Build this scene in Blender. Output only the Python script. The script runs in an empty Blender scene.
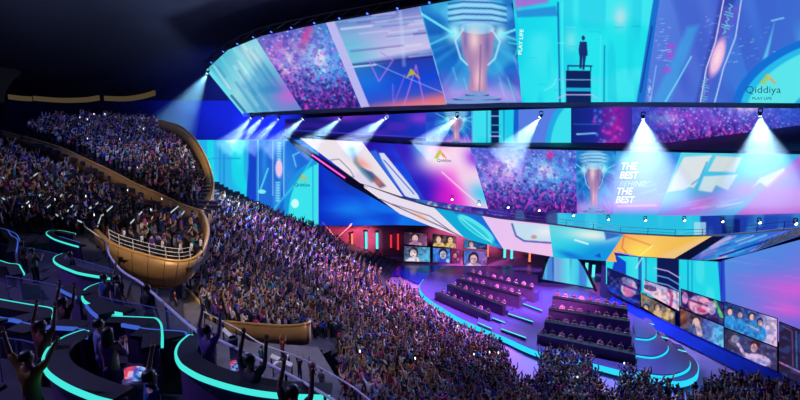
import bpy, math, random
import numpy as np
from mathutils import Vector, Matrix
random.seed(7); RS = np.random.RandomState(11)
scene = bpy.context.scene
COL = scene.collection
# ------------------------------------------------------------------ camera
F = 480.0; EYE = Vector((0, 0, 28.0)); HOR = 120.0
PITCH = math.atan((200 - HOR) / F)
cp, sp = math.cos(PITCH), math.sin(PITCH)
def ray(px, py):
    a = (px - 400) / F; b = (200 - py) / F
    return Vector((a, cp + sp * b, -sp + cp * b))
def pix(px, py, D):
    r = ray(px, py); return EYE + r * (D / r.y)
def pixz(px, py, z):
    r = ray(px, py); return EYE + r * ((z - 28.0) / r.z)
def proj(x, y, z):
    d = Vector((x, y, z)) - EYE
    f = d.y * cp - d.z * sp; u = d.y * sp + d.z * cp
    return 400 + F * d.x / f, 200 - F * u / f
cam = bpy.data.cameras.new('camera'); co = bpy.data.objects.new('camera', cam); COL.objects.link(co)
cam.sensor_width = 36; cam.lens = F / 800 * 36; cam.clip_end = 600; cam.clip_start = .1
co.location = EYE; co.rotation_euler = (math.pi / 2 - PITCH, 0, 0)
scene.camera = co
scene.view_settings.view_transform = 'Standard'; scene.view_settings.look = 'None'
scene.view_settings.exposure = 0.0; scene.view_settings.gamma = 1.0
scene.view_settings.use_curve_mapping = False
scene.cycles.use_denoising = True
scene.cycles.max_bounces = 4; scene.cycles.volume_bounces = 0; scene.cycles.diffuse_bounces = 2
# ------------------------------------------------------------------ materials
def lin(c):
    c = np.asarray(c, dtype=float) / 255.0
    return np.where(c <= .04045, c / 12.92, ((c + .055) / 1.055) ** 2.4)
def mat(name, rgb, rough=.6, metal=0.0, noise=0.0, scale=3.0, spec=.5, alpha=1.0, emit=None, es=1.0):
    m = bpy.data.materials.new(name); m.use_nodes = True
    nt = m.node_tree; b = nt.nodes['Principled BSDF']
    c = (*[float(v) for v in lin(rgb)], 1)
    b.inputs['Base Color'].default_value = c
    b.inputs['Roughness'].default_value = rough; b.inputs['Metallic'].default_value = metal
    b.inputs['Specular IOR Level'].default_value = spec; b.inputs['Alpha'].default_value = alpha
    if emit is not None:
        b.inputs['Emission Color'].default_value = (*[float(v) for v in lin(emit)], 1)
        b.inputs['Emission Strength'].default_value = es
    if noise > 0:
        tc = nt.nodes.new('ShaderNodeTexCoord'); n = nt.nodes.new('ShaderNodeTexNoise'); n.inputs['Scale'].default_value = scale
        n.inputs['Detail'].default_value = 5
        r = nt.nodes.new('ShaderNodeValToRGB')
        r.color_ramp.elements[0].position = .3; r.color_ramp.elements[1].position = .7
        r.color_ramp.elements[0].color = tuple(v * (1 - noise) for v in c[:3]) + (1,)
        r.color_ramp.elements[1].color = tuple(min(1, v * (1 + noise)) for v in c[:3]) + (1,)
        nt.links.new(tc.outputs['Object'], n.inputs['Vector']); nt.links.new(n.outputs['Fac'], r.inputs['Fac'])
        nt.links.new(r.outputs['Color'], b.inputs['Base Color'])
    return m
def emat(name, rgb, s=1.0, sample=True):
    m = bpy.data.materials.new(name); m.use_nodes = True; nt = m.node_tree; nt.nodes.clear()
    e = nt.nodes.new('ShaderNodeEmission'); o = nt.nodes.new('ShaderNodeOutputMaterial')
    e.inputs['Color'].default_value = (*[float(v) for v in lin(rgb)], 1); e.inputs['Strength'].default_value = s
    nt.links.new(e.outputs[0], o.inputs['Surface'])
    if not sample: m.cycles.emission_sampling = 'NONE'
    return m
def screen_mat():
    m = bpy.data.materials.new('led_pixels'); m.use_nodes = True; nt = m.node_tree; nt.nodes.clear()
    a = nt.nodes.new('ShaderNodeAttribute'); a.attribute_name = 'art'
    e = nt.nodes.new('ShaderNodeEmission'); o = nt.nodes.new('ShaderNodeOutputMaterial')
    e.inputs['Strength'].default_value = 1.0
    nt.links.new(a.outputs['Color'], e.inputs['Color']); nt.links.new(e.outputs[0], o.inputs['Surface'])
    m.cycles.emission_sampling = 'NONE'
    return m
def tint_mat(name, rough=.8, attr=None, ramp=None):
    """colour from the object's own colour (garments), from an attribute, or picked at random from a ramp"""
    m = bpy.data.materials.new(name); m.use_nodes = True; nt = m.node_tree; b = nt.nodes['Principled BSDF']
    b.inputs['Roughness'].default_value = rough; b.inputs['Specular IOR Level'].default_value = .2
    if attr:
        a = nt.nodes.new('ShaderNodeAttribute'); a.attribute_name = attr; nt.links.new(a.outputs['Color'], b.inputs['Base Color'])
    else:
        a = nt.nodes.new('ShaderNodeObjectInfo')
        if ramp:
            r = nt.nodes.new('ShaderNodeValToRGB'); r.color_ramp.interpolation = 'CONSTANT'
            els = r.color_ramp.elements
            while len(els) < len(ramp): els.new(.5)
            for i, c in enumerate(ramp):
                els[i].position = i / len(ramp); els[i].color = (*[float(v) for v in lin(c)], 1)
            nt.links.new(a.outputs['Random'], r.inputs['Fac']); nt.links.new(r.outputs['Color'], b.inputs['Base Color'])
        else:
            nt.links.new(a.outputs['Color'], b.inputs['Base Color'])
    return m
M = {}
M['led'] = screen_mat()
M['housing'] = mat('black_housing', (22, 24, 34), .5, noise=.2)
M['dark'] = mat('dark_steel', (30, 32, 44), .4, .6, noise=.2)
M['navy'] = mat('navy_panel', (24, 34, 96), .6, noise=.25, scale=.4)
M['gold'] = mat('brushed_gold', (190, 146, 98), .42, .25, noise=.12, scale=.8)
M['goldtrim'] = mat('gold_trim', (228, 178, 110), .35, .3, noise=.1, scale=2)
M['ceil'] = mat('dark_ceiling', (46, 46, 62), .8, noise=.3, scale=.06)
M['wall'] = mat('dark_wall', (46, 60, 130), .8, noise=.25, scale=.08)
M['conc'] = mat('grey_concrete', (105, 100, 112), .8, noise=.2, scale=.7)
M['terr'] = mat('terrace_concrete', (52, 46, 66), .85, noise=.3, scale=.5)
M['carpet'] = mat('dark_carpet', (44, 38, 56), .9, noise=.3, scale=1.2)
M['stage'] = mat('stage_gloss', (72, 58, 124), .25, .0, noise=.15, scale=.2)
M['desk'] = mat('desk_purple_black', (84, 54, 110), .4, noise=.2, scale=1.0)
M['floor'] = mat('arena_floor', (150, 112, 190), .3, noise=.12, scale=.3)
M['railblue'] = mat('blue_grey_rail', (120, 130, 200), .3, .3)
M['glass'] = mat('glass_panel', (150, 170, 200), .15, alpha=.10)
M['white'] = mat('white_metal', (225, 225, 232), .35, noise=.05)
M['cyan'] = emat('cyan_led', (70, 235, 225), 1.0)
M['blueled'] = emat('blue_led', (70, 110, 230), .75)
M['rim'] = emat('stage_rim_led', (40, 200, 245), 1.25)
M['teal'] = emat('teal_tube', (90, 235, 245), 1.1)
M['orange'] = emat('orange_tube', (255, 130, 90), 1.3)
M['red'] = emat('red_tube', (255, 60, 70), .8)
M['lamp'] = emat('lamp_lens', (235, 245, 255), 6.0)
M['lampb'] = emat('blue_lamp_lens', (70, 110, 255), 2.5)
M['cove'] = emat('cove_glow', (130, 112, 80), .3)
M['pinkled'] = emat('pink_led', (250, 90, 220), 1.2)
M['phone'] = emat('phone_glow', (235, 240, 255), 2.5)
M['textw'] = emat('white_letters', (240, 250, 255), 1.0, False)
M['viplight'] = emat('desk_edge_led', (190, 210, 220), .9)
M['textl'] = emat('outline_letters', (175, 198, 245), 1.0, False)
M['textd'] = emat('dark_letters', (35, 90, 120), 1.0, False)
# ------------------------------------------------------------------ objects
def tag(o, label=None, cat=None, group=None, kind=None):
    if label: o['label'] = label
    if cat: o['category'] = cat
    if group: o['group'] = group
    if kind: o['kind'] = kind
    return o
def empty(name, loc=(0, 0, 0), rz=0):
    o = bpy.data.objects.new(name, None); COL.objects.link(o); o.location = loc; o.rotation_euler = (0, 0, rz)
    o.empty_display_size = .2
    return o
def mesh_obj(name, verts, faces, m=None, parent=None, smooth=False):
    me = bpy.data.meshes.new(name)
    me.from_pydata([tuple(v) for v in verts], [], faces); me.update()
    if smooth: me.polygons.foreach_set('use_smooth', [True] * len(me.polygons))
    o = bpy.data.objects.new(name, me); COL.objects.link(o)
    if m is not None:
        for mm in (m if isinstance(m, (list, tuple)) else [m]): me.materials.append(mm)
    if parent is not None:
        o.parent = parent
        if parent.location.length > 0 or parent.rotation_euler.z != 0:
            inv = Matrix.LocRotScale(parent.location, parent.rotation_euler, None).inverted()
            if getattr(o, '_w', True): me.transform(inv)
    return o
class MB:
    def __init__(s): s.v = []; s.f = []
    def add(s, vs, fs):
        n = len(s.v); s.v += [tuple(v) for v in vs]; s.f += [tuple(i + n for i in f) for f in fs]; return s
    def box(s, c, size, rz=0):
        cx, cy, cz = c; a, b, h = [q / 2 for q in size]; ca, sa = math.cos(rz), math.sin(rz)
        vs = [(cx + x * ca - y * sa, cy + x * sa + y * ca, cz + z) for z in (-h, h) for x, y in ((-a, -b), (a, -b), (a, b), (-a, b))]
        return s.add(vs, [(3, 2, 1, 0), (4, 5, 6, 7), (0, 1, 5, 4), (1, 2, 6, 5), (2, 3, 7, 6), (3, 0, 4, 7)])
    def slab(s, A, B, off):
        """solid between two polylines A (top) and B (bottom), thickened by the vector(s) off"""
        n = len(A); offs = off if isinstance(off, list) else [Vector(off)] * n
        vs = []
        for a, b, o in zip(A, B, offs): vs += [a, b, b + o, a + o]
        fs = []
        for i in range(n - 1):
            p, q = 4 * i, 4 * i + 4
            fs += [(p, p + 1, q + 1, q), (p + 2, p + 3, q + 3, q + 2), (p + 3, p, q, q + 3), (p + 1, p + 2, q + 2, q + 1)]
        fs += [(3, 2, 1, 0), (4 * n - 4, 4 * n - 3, 4 * n - 2, 4 * n - 1)]
        return s.add(vs, fs)
    def tube(s, pts, r, k=8):
        pts = [Vector(p) for p in pts]; vs = []; fs = []
        for i, p in enumerate(pts):
            d = (pts[min(i + 1, len(pts) - 1)] - pts[max(i - 1, 0)]).normalized()
            up = Vector((0, 0, 1)) if abs(d.z) < .9 else Vector((1, 0, 0))
            a = d.cross(up).normalized(); b = a.cross(d).normalized()
            rr = r[i] if isinstance(r, (list, tuple)) else r
            for j in range(k):
                t = 2 * math.pi * j / k; vs.append(p + a * (rr * math.cos(t)) + b * (rr * math.sin(t)))
        for i in range(len(pts) - 1):
            for j in range(k):
                j2 = (j + 1) % k; fs.append((i * k + j, i * k + j2, (i + 1) * k + j2, (i + 1) * k + j))
        fs.append(tuple(range(k))[::-1]); fs.append(tuple(range((len(pts) - 1) * k, len(pts) * k)))
        return s.add(vs, fs)
    def lathe(s, c, prof, k=20, sx=1, sy=1):
        c = Vector(c); vs = []; fs = []
        for (r, z) in prof:
            for j in range(k):
                t = 2 * math.pi * j / k; vs.append(c + Vector((r * sx * math.cos(t), r * sy * math.sin(t), z)))
        for i in range(len(prof) - 1):
            for j in range(k):
                j2 = (j + 1) % k; fs.append((i * k + j, i * k + j2, (i + 1) * k + j2, (i + 1) * k + j))
        fs.append(tuple(range(k))[::-1]); fs.append(tuple(range((len(prof) - 1) * k, len(prof) * k)))
        return s.add(vs, fs)
    def prism(s, poly, z0, z1):
        n = len(poly); vs = [(p[0], p[1], z0) for p in poly] + [(p[0], p[1], z1) for p in poly]
        fs = [tuple(range(n, 2 * n)), tuple(range(n))[::-1]] + [(i, (i + 1) % n, n + (i + 1) % n, n + i) for i in range(n)]
        return s.add(vs, fs)
    def build(s, name, m, parent=None, smooth=False): return mesh_obj(name, s.v, s.f, m, parent, smooth)
def catmull(P, n=8):
    P = [Vector(p) for p in P]; out = []
    for i in range(len(P) - 1):
        p0, p1, p2, p3 = P[max(i - 1, 0)], P[i], P[i + 1], P[min(i + 2, len(P) - 1)]
        for j in range(n):
            t = j / n
            out.append(.5 * ((2 * p1) + (p2 - p0) * t + (2 * p0 - 5 * p1 + 4 * p2 - p3) * t * t + (3 * p1 - p0 - 3 * p2 + p3) * t ** 3))
    return out + [P[-1]]
def planept(px, py, fn, up=0.0, far=120):
    # where the sight line meets a sloping terrace raised by up
    r = ray(px, py); a, b = 1.0, far / r.y
    for _ in range(50):
        t = (a + b) / 2; p = EYE + r * t
        if p.z > fn(p.x, p.y) + up: a = t
        else: b = t
    return EYE + r * ((a + b) / 2)
def inpoly(px, py, poly):
    c = False; n = len(poly)
    for i in range(n):
        x1, y1 = poly[i]; x2, y2 = poly[i - 1]
        if (y1 > py) != (y2 > py) and px < (x2 - x1) * (py - y1) / (y2 - y1) + x1: c = not c
    return c
# ------------------------------------------------------------------ LED artwork painter (works on the diodes of one panel)
NG = np.random.RandomState(5).rand(64, 64, 3)
def vnoise(X, Y, k=0):
    xi = np.floor(X).astype(int); yi = np.floor(Y).astype(int); fx = X - xi; fy = Y - yi
    fx = fx * fx * (3 - 2 * fx); fy = fy * fy * (3 - 2 * fy)
    g = NG[:, :, k % 3]; o = k * 17
    a = g[(xi + o) % 64, yi % 64]; b = g[(xi + 1 + o) % 64, yi % 64]; c = g[(xi + o) % 64, (yi + 1) % 64]; d = g[(xi + 1 + o) % 64, (yi + 1) % 64]
    return (a * (1 - fx) + b * fx) * (1 - fy) + (c * (1 - fx) + d * fx) * fy
class Art:
    def __init__(s, X, Y): s.X = X; s.Y = Y; s.C = np.zeros((len(X), 3))
    def mix(s, w, c):
        w = np.clip(w, 0, 1)[:, None]; s.C = s.C * (1 - w) + np.asarray(c, float) * w
    def fill(s, c): s.C[:] = c
    def grad(s, p, q, stops, a=1.0):
        d = np.subtract(q, p); t = ((s.X - p[0]) * d[0] + (s.Y - p[1]) * d[1]) / (d @ d)
        xs = [k[0] for k in stops]; g = np.stack([np.interp(t, xs, [k[1][i] for k in stops]) for i in range(3)], 1)
        s.C = s.C * (1 - a) + g * a
    def poly(s, pts, c, a=1.0, soft=.7):
        ins = np.zeros(len(s.X), bool); dmin = np.full(len(s.X), 1e9); n = len(pts)
        for i in range(n):
            (x1, y1), (x2, y2) = pts[i], pts[i - 1]
            if y1 != y2:
                cr = ((y1 > s.Y) != (y2 > s.Y)) & (s.X < (x2 - x1) * (s.Y - y1) / (y2 - y1) + x1); ins ^= cr
            dmin = np.minimum(dmin, s._seg((x1, y1), (x2, y2)))
        sd = np.where(ins, dmin, -dmin)
        s.mix(a * np.clip(.5 + sd / soft, 0, 1), c)
    def _seg(s, p, q):
        dx, dy = q[0] - p[0], q[1] - p[1]; L = dx * dx + dy * dy + 1e-9
        t = np.clip(((s.X - p[0]) * dx + (s.Y - p[1]) * dy) / L, 0, 1)
        return np.hypot(s.X - p[0] - t * dx, s.Y - p[1] - t * dy)
    def line(s, pts, w, c, a=1.0, soft=.7):
        d = np.full(len(s.X), 1e9)
        for p, q in zip(pts[:-1], pts[1:]): d = np.minimum(d, s._seg(p, q))
        s.mix(a * np.clip(.5 + (w / 2 - d) / soft, 0, 1), c)
    def ell(s, cx, cy, rx, ry, c, a=1.0, rot=0, soft=.15):
        ca, sa = math.cos(rot), math.sin(rot); x = (s.X - cx) * ca + (s.Y - cy) * sa; y = -(s.X - cx) * sa + (s.Y - cy) * ca
        r = np.sqrt((x / rx) ** 2 + (y / ry) ** 2); s.mix(a * np.clip((1 - r) / soft + .5, 0, 1), c)
    def blob(s, cx, cy, rx, ry, c, a=1.0, rot=0):
        ca, sa = math.cos(rot), math.sin(rot); x = (s.X - cx) * ca + (s.Y - cy) * sa; y = -(s.X - cx) * sa + (s.Y - cy) * ca
        s.mix(a * np.exp(-((x / rx) ** 2 + (y / ry) ** 2)), c)
    def noise(s, sx, sy, c, a=.5, thr=.5, k=0, soft=.2, rot=0):
        ca, sa = math.cos(rot), math.sin(rot); x = s.X * ca + s.Y * sa; y = -s.X * sa + s.Y * ca
        s.mix(a * np.clip((vnoise(x / sx + 100, y / sy + 100, k) - thr) / soft, 0, 1), c)
    def dots(s, n, box, r0, r1, cols, a=1.0, seed=1):
        R = np.random.RandomState(seed)
        for i in range(n):
            x = R.uniform(box[0], box[2]); y = R.uniform(box[1], box[3]); r = R.uniform(r0, r1); c = cols[R.randint(len(cols))]
            j = np.nonzero((np.abs(s.X - x) < 2.2 * r) & (np.abs(s.Y - y) < 2.2 * r))[0]
            if len(j):
                w = (a * np.exp(-(((s.X[j] - x) ** 2 + (s.Y[j] - y) ** 2) / r ** 2)))[:, None]; s.C[j] = s.C[j] * (1 - w) + np.asarray(c, float) * w
    def streaks(s, n, box, d, l0, l1, w, cols, a=.6, seed=1):
        R = np.random.RandomState(seed); L = math.hypot(*d); d = (d[0] / L, d[1] / L)
        for i in range(n):
            x = R.uniform(box[0], box[2]); y = R.uniform(box[1], box[3]); l = R.uniform(l0, l1); c = cols[R.randint(len(cols))]
            s.line([(x, y), (x + d[0] * l, y + d[1] * l)], R.uniform(.5, 1.4) * w, c, a * R.uniform(.4, 1), soft=w)
def crowd_art(A, box, hot, base, seed=3):
    """concert picture: bright bursts over a sea of confetti and raised hands"""
    x0, y0, x1, y1 = box; w = x1 - x0; h = y1 - y0
    A.grad((x0, y0), (x0, y1), base)
    for (cx, cy, c) in hot:
        A.blob(cx, cy, w * .26, h * .34, c, .75); A.blob(cx, cy, w * .07, h * .11, (255, 235, 245), .9)
    A.noise(5, 5, (40, 50, 170), .45, .5, 1); A.noise(3, 4, (150, 110, 240), .4, .55, 2)
    A.dots(int(w * h * .16), box, .45, .95, [(255, 120, 220), (90, 190, 255), (40, 60, 170), (230, 240, 255), (120, 50, 190), (30, 110, 220)], .75, seed)
    R = np.random.RandomState(seed + 1)
    for q, fr in enumerate((.5, .38, .26, .14)): A.dots(int(w * h * .035), (x0, y1 - h * fr, x1, y1), .6, 1.4, [(35, 20, 90), (25, 30, 110), (215, 60, 200), (60, 20, 110), (30, 60, 170)], .75, seed + 2 + q)
    for i in range(int(w / 2)):
        x = R.uniform(x0, x1); y = y1 - R.uniform(0, 1) ** 1.5 * h * .4
        A.line([(x, y), (x + R.uniform(-3, 3), y - R.uniform(3, 7))], 1.0, (45, 20, 100) if i % 2 else (235, 80, 210), .7)
def trophy_art(A, cx, top, bot, s):
    A.grad((cx, top), (cx, bot), [(0, (40, 130, 210)), (.35, (20, 90, 185)), (.6, (25, 110, 205)), (.82, (110, 95, 215)), (1, (90, 110, 225))])
    A.noise(s * .5, s * .35, (70, 200, 235), .55, .5, 1, .3, .4); A.noise(s * .25, s * .5, (15, 55, 150), .5, .55, 2, .3, -.5)
    h = bot - top
    for k in range(-6, 7):
        A.line([(cx, top + h * .28), (cx + k * s * .9, top + h * .28 + s * (1.6 - .15 * abs(k)))], s * .05, (90, 225, 255), .35, soft=s * .12)
    A.blob(cx, bot - h * .1, s * 1.6, h * .1, (240, 150, 240), .6)
    for r in (.75, .62, .5): A.ell(cx, top + h * .12, s * r, h * .12, (120 + 90 * (.75 - r) * 3, 220, 255), .35)
    for k in range(7): A.line([(cx - s * .6, top + h * (.05 + .025 * k)), (cx - s * .3, top + h * (.03 + .025 * k)), (cx + s * .3, top + h * (.03 + .025 * k)), (cx + s * .6, top + h * (.05 + .025 * k))], s * .03, (150, 235, 250) if k % 2 else (20, 60, 140), .7)
    A.streaks(14, (cx - s * 1.2, top + h * .4, cx + s * 1.1, top + h * .8), (3, 10), s * .2, s * .6, s * .03, [(110, 240, 250), (190, 170, 250)], .6, 17)
    for sd in (-1, 1):
        A.blob(cx + sd * s * .48, top + h * .29, s * .14, h * .08, (190, 250, 255), .9)
        A.line([(cx + sd * s * .5, top + h * .3), (cx + sd * s * 1.2, top + h * (.16 + .03 * sd))], s * .05, (120, 250, 255), .8)
        A.line([(cx + sd * s * .5, top + h * .3), (cx + sd * s * 1.2, top + h * (.42 - .02 * sd))], s * .04, (100, 230, 255), .6)
    # cup: a flared body on a narrow stem above a round stepped plinth
    A.poly([(cx - s * .36, top + h * .24), (cx + s * .36, top + h * .24), (cx + s * .33, top + h * .45), (cx + s * .18, top + h * .66), (cx + s * .2, top + h * .86), (cx - s * .2, top + h * .86), (cx - s * .15, top + h * .66), (cx - s * .33, top + h * .45)], (176, 132, 178), .95, soft=s * .08)
    A.noise(s * .12, s * .3, (240, 200, 200), .0, .5)
    A.ell(cx, top + h * .25, s * .36, h * .05, (150, 215, 245), .9)
    A.blob(cx - s * .07, top + h * .35, s * .11, h * .10, (250, 220, 215), .8); A.blob(cx + s * .2, top + h * .4, s * .06, h * .12, (90, 90, 170), .6); A.blob(cx - s * .26, top + h * .36, s * .04, h * .1, (90, 100, 180), .6)
    A.blob(cx + s * .02, top + h * .72, s * .1, h * .14, (255, 205, 205), .8)
    A.line([(cx + s * .06, top + h * .4), (cx + s * .04, top + h * .84)], s * .04, (130, 90, 160), .6)
    A.line([(cx - s * .2, top + h * .4), (cx - s * .1, top + h * .8)], s * .03, (160, 120, 190), .5)
    for sd in (-1, 1): A.line([(cx + sd * s * .3, top + h * .26), (cx + sd * s * .47, top + h * .36), (cx + sd * s * .36, top + h * .52), (cx + sd * s * .22, top + h * .58)], s * .04, (190, 230, 250), .8)
    for k, (w, y) in enumerate(((.25, .88), (.5, .925), (.78, .97))):
        A.ell(cx, top + h * y, s * w, h * .035, (50, 70, 150), .9); A.ell(cx, top + h * (y - .012), s * w, h * .022, (150, 190, 245), .7)
def logo_art(A, cx, cy, s, a=.9):
    A.poly([(cx - s, cy + s * .75), (cx - s * .25, cy - s * .6), (cx + s * .1, cy - s * .1), (cx - s * .35, cy + s * .75)], (185, 195, 60), a)
    A.poly([(cx - s * .25, cy - s * .6), (cx + s * .1, cy - s * .75), (cx + s * .55, cy + s * .1), (cx + s * .1, cy - s * .05)], (225, 190, 50), a)
    A.poly([(cx + s * .1, cy + s * .0), (cx + s * .5, cy - s * .2), (cx + s * 1.2, cy + s * .8), (cx + s * .6, cy + s * .55)], (240, 150, 80), a)
def itp(P, x, k):
    return float(np.interp(x, [p[0] for p in P], [p[k] for p in P]))
def screen_panel(name, parent, T, B, t, b, paint, label=None, step=.85, front=0.0, house=0):
    """LED panel: between edge curves T (top) and B (bottom), each a list (px, py, distance)"""
    w = max(abs(t[1] - t[0]), abs(b[1] - b[0])); h = max(abs(itp(B, x2, 1) - itp(T, x1, 1)) for x1, x2 in ((t[0], b[0]), (t[1], b[1])))
    nu = max(2, int(w / step)); nv = max(2, int(h / step))
    P = np.zeros((nv + 1, nu + 1, 3)); X = np.zeros((nv + 1, nu + 1)); Y = np.zeros((nv + 1, nu + 1))
    for i in range(nu + 1):
        u = i / nu; xt = t[0] + (t[1] - t[0]) * u; xb = b[0] + (b[1] - b[0]) * u
        yt, yb = itp(T, xt, 1), itp(B, xb, 1)
        a = pix(xt, yt, itp(T, xt, 2) - front); c = pix(xb, yb, itp(B, xb, 2) - front)
        v = np.linspace(0, 1, nv + 1)[:, None]
        P[:, i] = np.array(a) * (1 - v) + np.array(c) * v
        X[:, i] = xt + (xb - xt) * v[:, 0]; Y[:, i] = yt + (yb - yt) * v[:, 0]
    idx = np.arange((nv + 1) * (nu + 1)).reshape(nv + 1, nu + 1)
    q = np.stack([idx[:-1, :-1], idx[1:, :-1], idx[1:, 1:], idx[:-1, 1:]], -1).reshape(-1, 4)
    me = bpy.data.meshes.new(name); n = P.shape[0] * P.shape[1]
    me.vertices.add(n); me.vertices.foreach_set('co', P.reshape(-1).astype(np.float32))
    me.loops.add(q.size); me.loops.foreach_set('vertex_index', q.reshape(-1).astype(np.int32))
    me.polygons.add(len(q)); me.polygons.foreach_set('loop_start', np.arange(0, q.size, 4, dtype=np.int32))
    me.update(calc_edges=True)
    A = Art(X.reshape(-1), Y.reshape(-1)); paint(A)
    c = np.ones((n, 4), np.float32); c[:, :3] = lin(np.clip(A.C, 0, 255))
    at = me.color_attributes.new('art', 'FLOAT_COLOR', 'POINT'); at.data.foreach_set('color', c.reshape(-1))
    me.materials.append(M['led'])
    o = bpy.data.objects.new(name, me); COL.objects.link(o); o.parent = parent
    if label: o['label'] = label
    if house:
        ks = np.linspace(0, 1, 33)
        def back(p): return p + Vector((p.x, p.y, 0)).normalized() * .4
        A1 = [back(pix(t[0] + (t[1] - t[0]) * k, itp(T, t[0] + (t[1] - t[0]) * k, 1), itp(T, t[0] + (t[1] - t[0]) * k, 2))) for k in ks]
        A2 = [back(pix(b[0] + (b[1] - b[0]) * k, itp(B, b[0] + (b[1] - b[0]) * k, 1), itp(B, b[0] + (b[1] - b[0]) * k, 2))) for k in ks]
        MB().slab(A1, A2, [Vector((q.x, q.y, 0)).normalized() * house for q in A1]).build('housing', M['housing'], o)
    return o
def edge(P, x0, x1, n, front=0):
    return [pix(x, itp(P, x, 1), itp(P, x, 2) - front) for x in np.linspace(x0, x1, n)]
def letters(name, parent, txt, cx, cy, sx, sy, D, m, shear=0.0, rot=0.0, slope=0.0, bold=.012):
    cu = bpy.data.curves.new(name, 'FONT'); cu.body = txt; cu.align_x = 'CENTER'; cu.align_y = 'CENTER'; cu.offset = bold; cu.resolution_u = 3
    tmp = bpy.data.objects.new('tmp', cu); COL.objects.link(tmp)
    me = bpy.data.meshes.new_from_object(tmp.evaluated_get(bpy.context.evaluated_depsgraph_get()))
    bpy.data.objects.remove(tmp)
    dep = D if callable(D) else (lambda x, y: D)
    for v in me.vertices:
        gx, gy = v.co.x * sx, v.co.y * sy
        x = gx + gy * shear; ca, sa = math.cos(rot), math.sin(rot)
        X = cx + x * ca + gy * sa; Y = cy - gy * ca + x * sa + slope * x
        v.co = pix(X, Y, dep(X, Y))
    me.name = name; me.materials.clear(); me.materials.append(m)
    o = bpy.data.objects.new(name, me); COL.objects.link(o); o.parent = parent
    return o
# ------------------------------------------------------------------ hanging LED ring above the stage
T1 = [(206, 70, 92), (228, 50, 89), (262, 36, 86), (325, 23, 82), (400, 10, 78), (460, -1, 75), (520, -12, 73), (660, -30, 68), (840, -52, 62)]
B1 = [(243, 115, 96), (305, 112, 92), (360, 109.5, 89), (440, 107, 86), (500, 105, 84), (640, 104.5, 79), (840, 106, 74)]
CY = (30, 225, 240)
ring = empty('led_ring_screen'); tag(ring, 'huge tilted LED ring screen hanging highest above the stage, in slanted bright picture panels', 'screen')
def art_a(A):
    A.grad((215, 60), (300, 100), [(0, (70, 180, 210)), (.35, (150, 215, 230)), (.6, (110, 190, 220)), (1, (90, 150, 215))])
    A.streaks(34, (205, 36, 265, 95), (35, 50), 15, 50, 2.2, [(235, 250, 250), (60, 170, 200), (120, 225, 235), (40, 130, 180)], .7, 2)
    A.poly([(262, 60), (306, 112), (262, 113), (240, 85)], (50, 140, 200), .5, 10)
    A.blob(288, 92, 16, 16, (205, 100, 215), .85, .6); A.blob(270, 88, 14, 5, (40, 130, 190), .6)
    A.blob(250, 55, 15, 8, (230, 240, 240), .5, .7)
    A.line([(207, 70), (243, 114)], 7, (110, 225, 240), .9, 2); A.line([(231, 95), (245, 112)], 2.5, (30, 80, 130), .7)
    A.line([(262, 40), (306, 112)], 1.2, (60, 110, 170), .6)
screen_panel('screen_panel', ring, T1, B1, (206, 256), (243, 303), art_a, 'icy cyan panel at the left tip with white streaks', house=.8)
def art_b(A):
    crowd_art(A, (256, 22, 362, 112), [(285, 60, (255, 90, 190)), (318, 55, (110, 200, 250))], [(0, (45, 90, 170)), (.5, (60, 140, 225)), (.8, (70, 50, 170)), (1, (45, 20, 110))], 21)
    A.blob(306, 35, 5, 14, (235, 70, 150), .7, .4)
screen_panel('screen_panel', ring, T1, B1, (256, 326), (303, 362), art_b, 'concert crowd picture panel in magenta and blue', house=.8)
def art_c(A):
    A.grad((390, 8), (410, 108), [(0, (90, 110, 190)), (.18, (170, 170, 225)), (.42, (200, 195, 235)), (.5, (40, 60, 170)), (.72, (20, 70, 215)), (.86, (60, 80, 200)), (.95, (215, 110, 140)), (1, (220, 130, 140))])
    A.blob(350, 50, 28, 22, (60, 190, 215), .6, .8); A.blob(365, 80, 25, 14, (30, 130, 235), .6)
    A.streaks(26, (330, 15, 420, 55), (10, -1.2), 20, 60, 1.6, [(250, 245, 255), (120, 200, 240), (90, 80, 170)], .6, 8)
    A.line([(345, 63), (440, 52)], 1.6, (25, 30, 110), .7, 2); A.line([(346, 65), (375, 62)], 1.2, (230, 250, 255), .8)
    A.line([(368, 58), (378, 79), (392, 57), (380, 50)], 1.2, (190, 120, 245), .75); A.line([(392, 82), (393, 105), (404, 72)], 1.2, (170, 110, 240), .6)
    A.line([(403, 108), (415, 62), (425, 108)], 1.3, (210, 120, 235), .7); A.line([(372, 60), (445, 92)], 1.2, (150, 180, 250), .6)
    A.line([(400, 10), (403, 62)], 3, (200, 220, 255), .4, 3)
    A.poly([(405, 76), (410, 65), (414, 71), (409, 73)], (190, 190, 50), .9); A.poly([(411, 66), (420, 76), (415, 74)], (230, 150, 70), .8)
    A.poly([(324, 22), (334, 20), (371, 110), (360, 111)], (190, 185, 240), .95)
screen_panel('screen_panel', ring, T1, B1, (326, 419), (362, 447), art_c, 'white and royal blue panel with thin purple zigzag lines', house=.8)
def art_d(A):
    trophy_art(A, 477, -2, 106, 48)
    A.line([(512, 2), (521, 30)], 1.6, (20, 30, 90), .9); A.line([(508, 38), (519, 40), (515, 50)], 1.3, (30, 240, 200), .8)
    A.line([(419, 5), (447, 107)], 1.5, (150, 230, 250), .5)
screen_panel('screen_panel', ring, T1, B1, (419, 512), (447, 522), art_d, 'panel with a tall silver trophy on a round plinth under cyan beams', house=.8)
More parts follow.
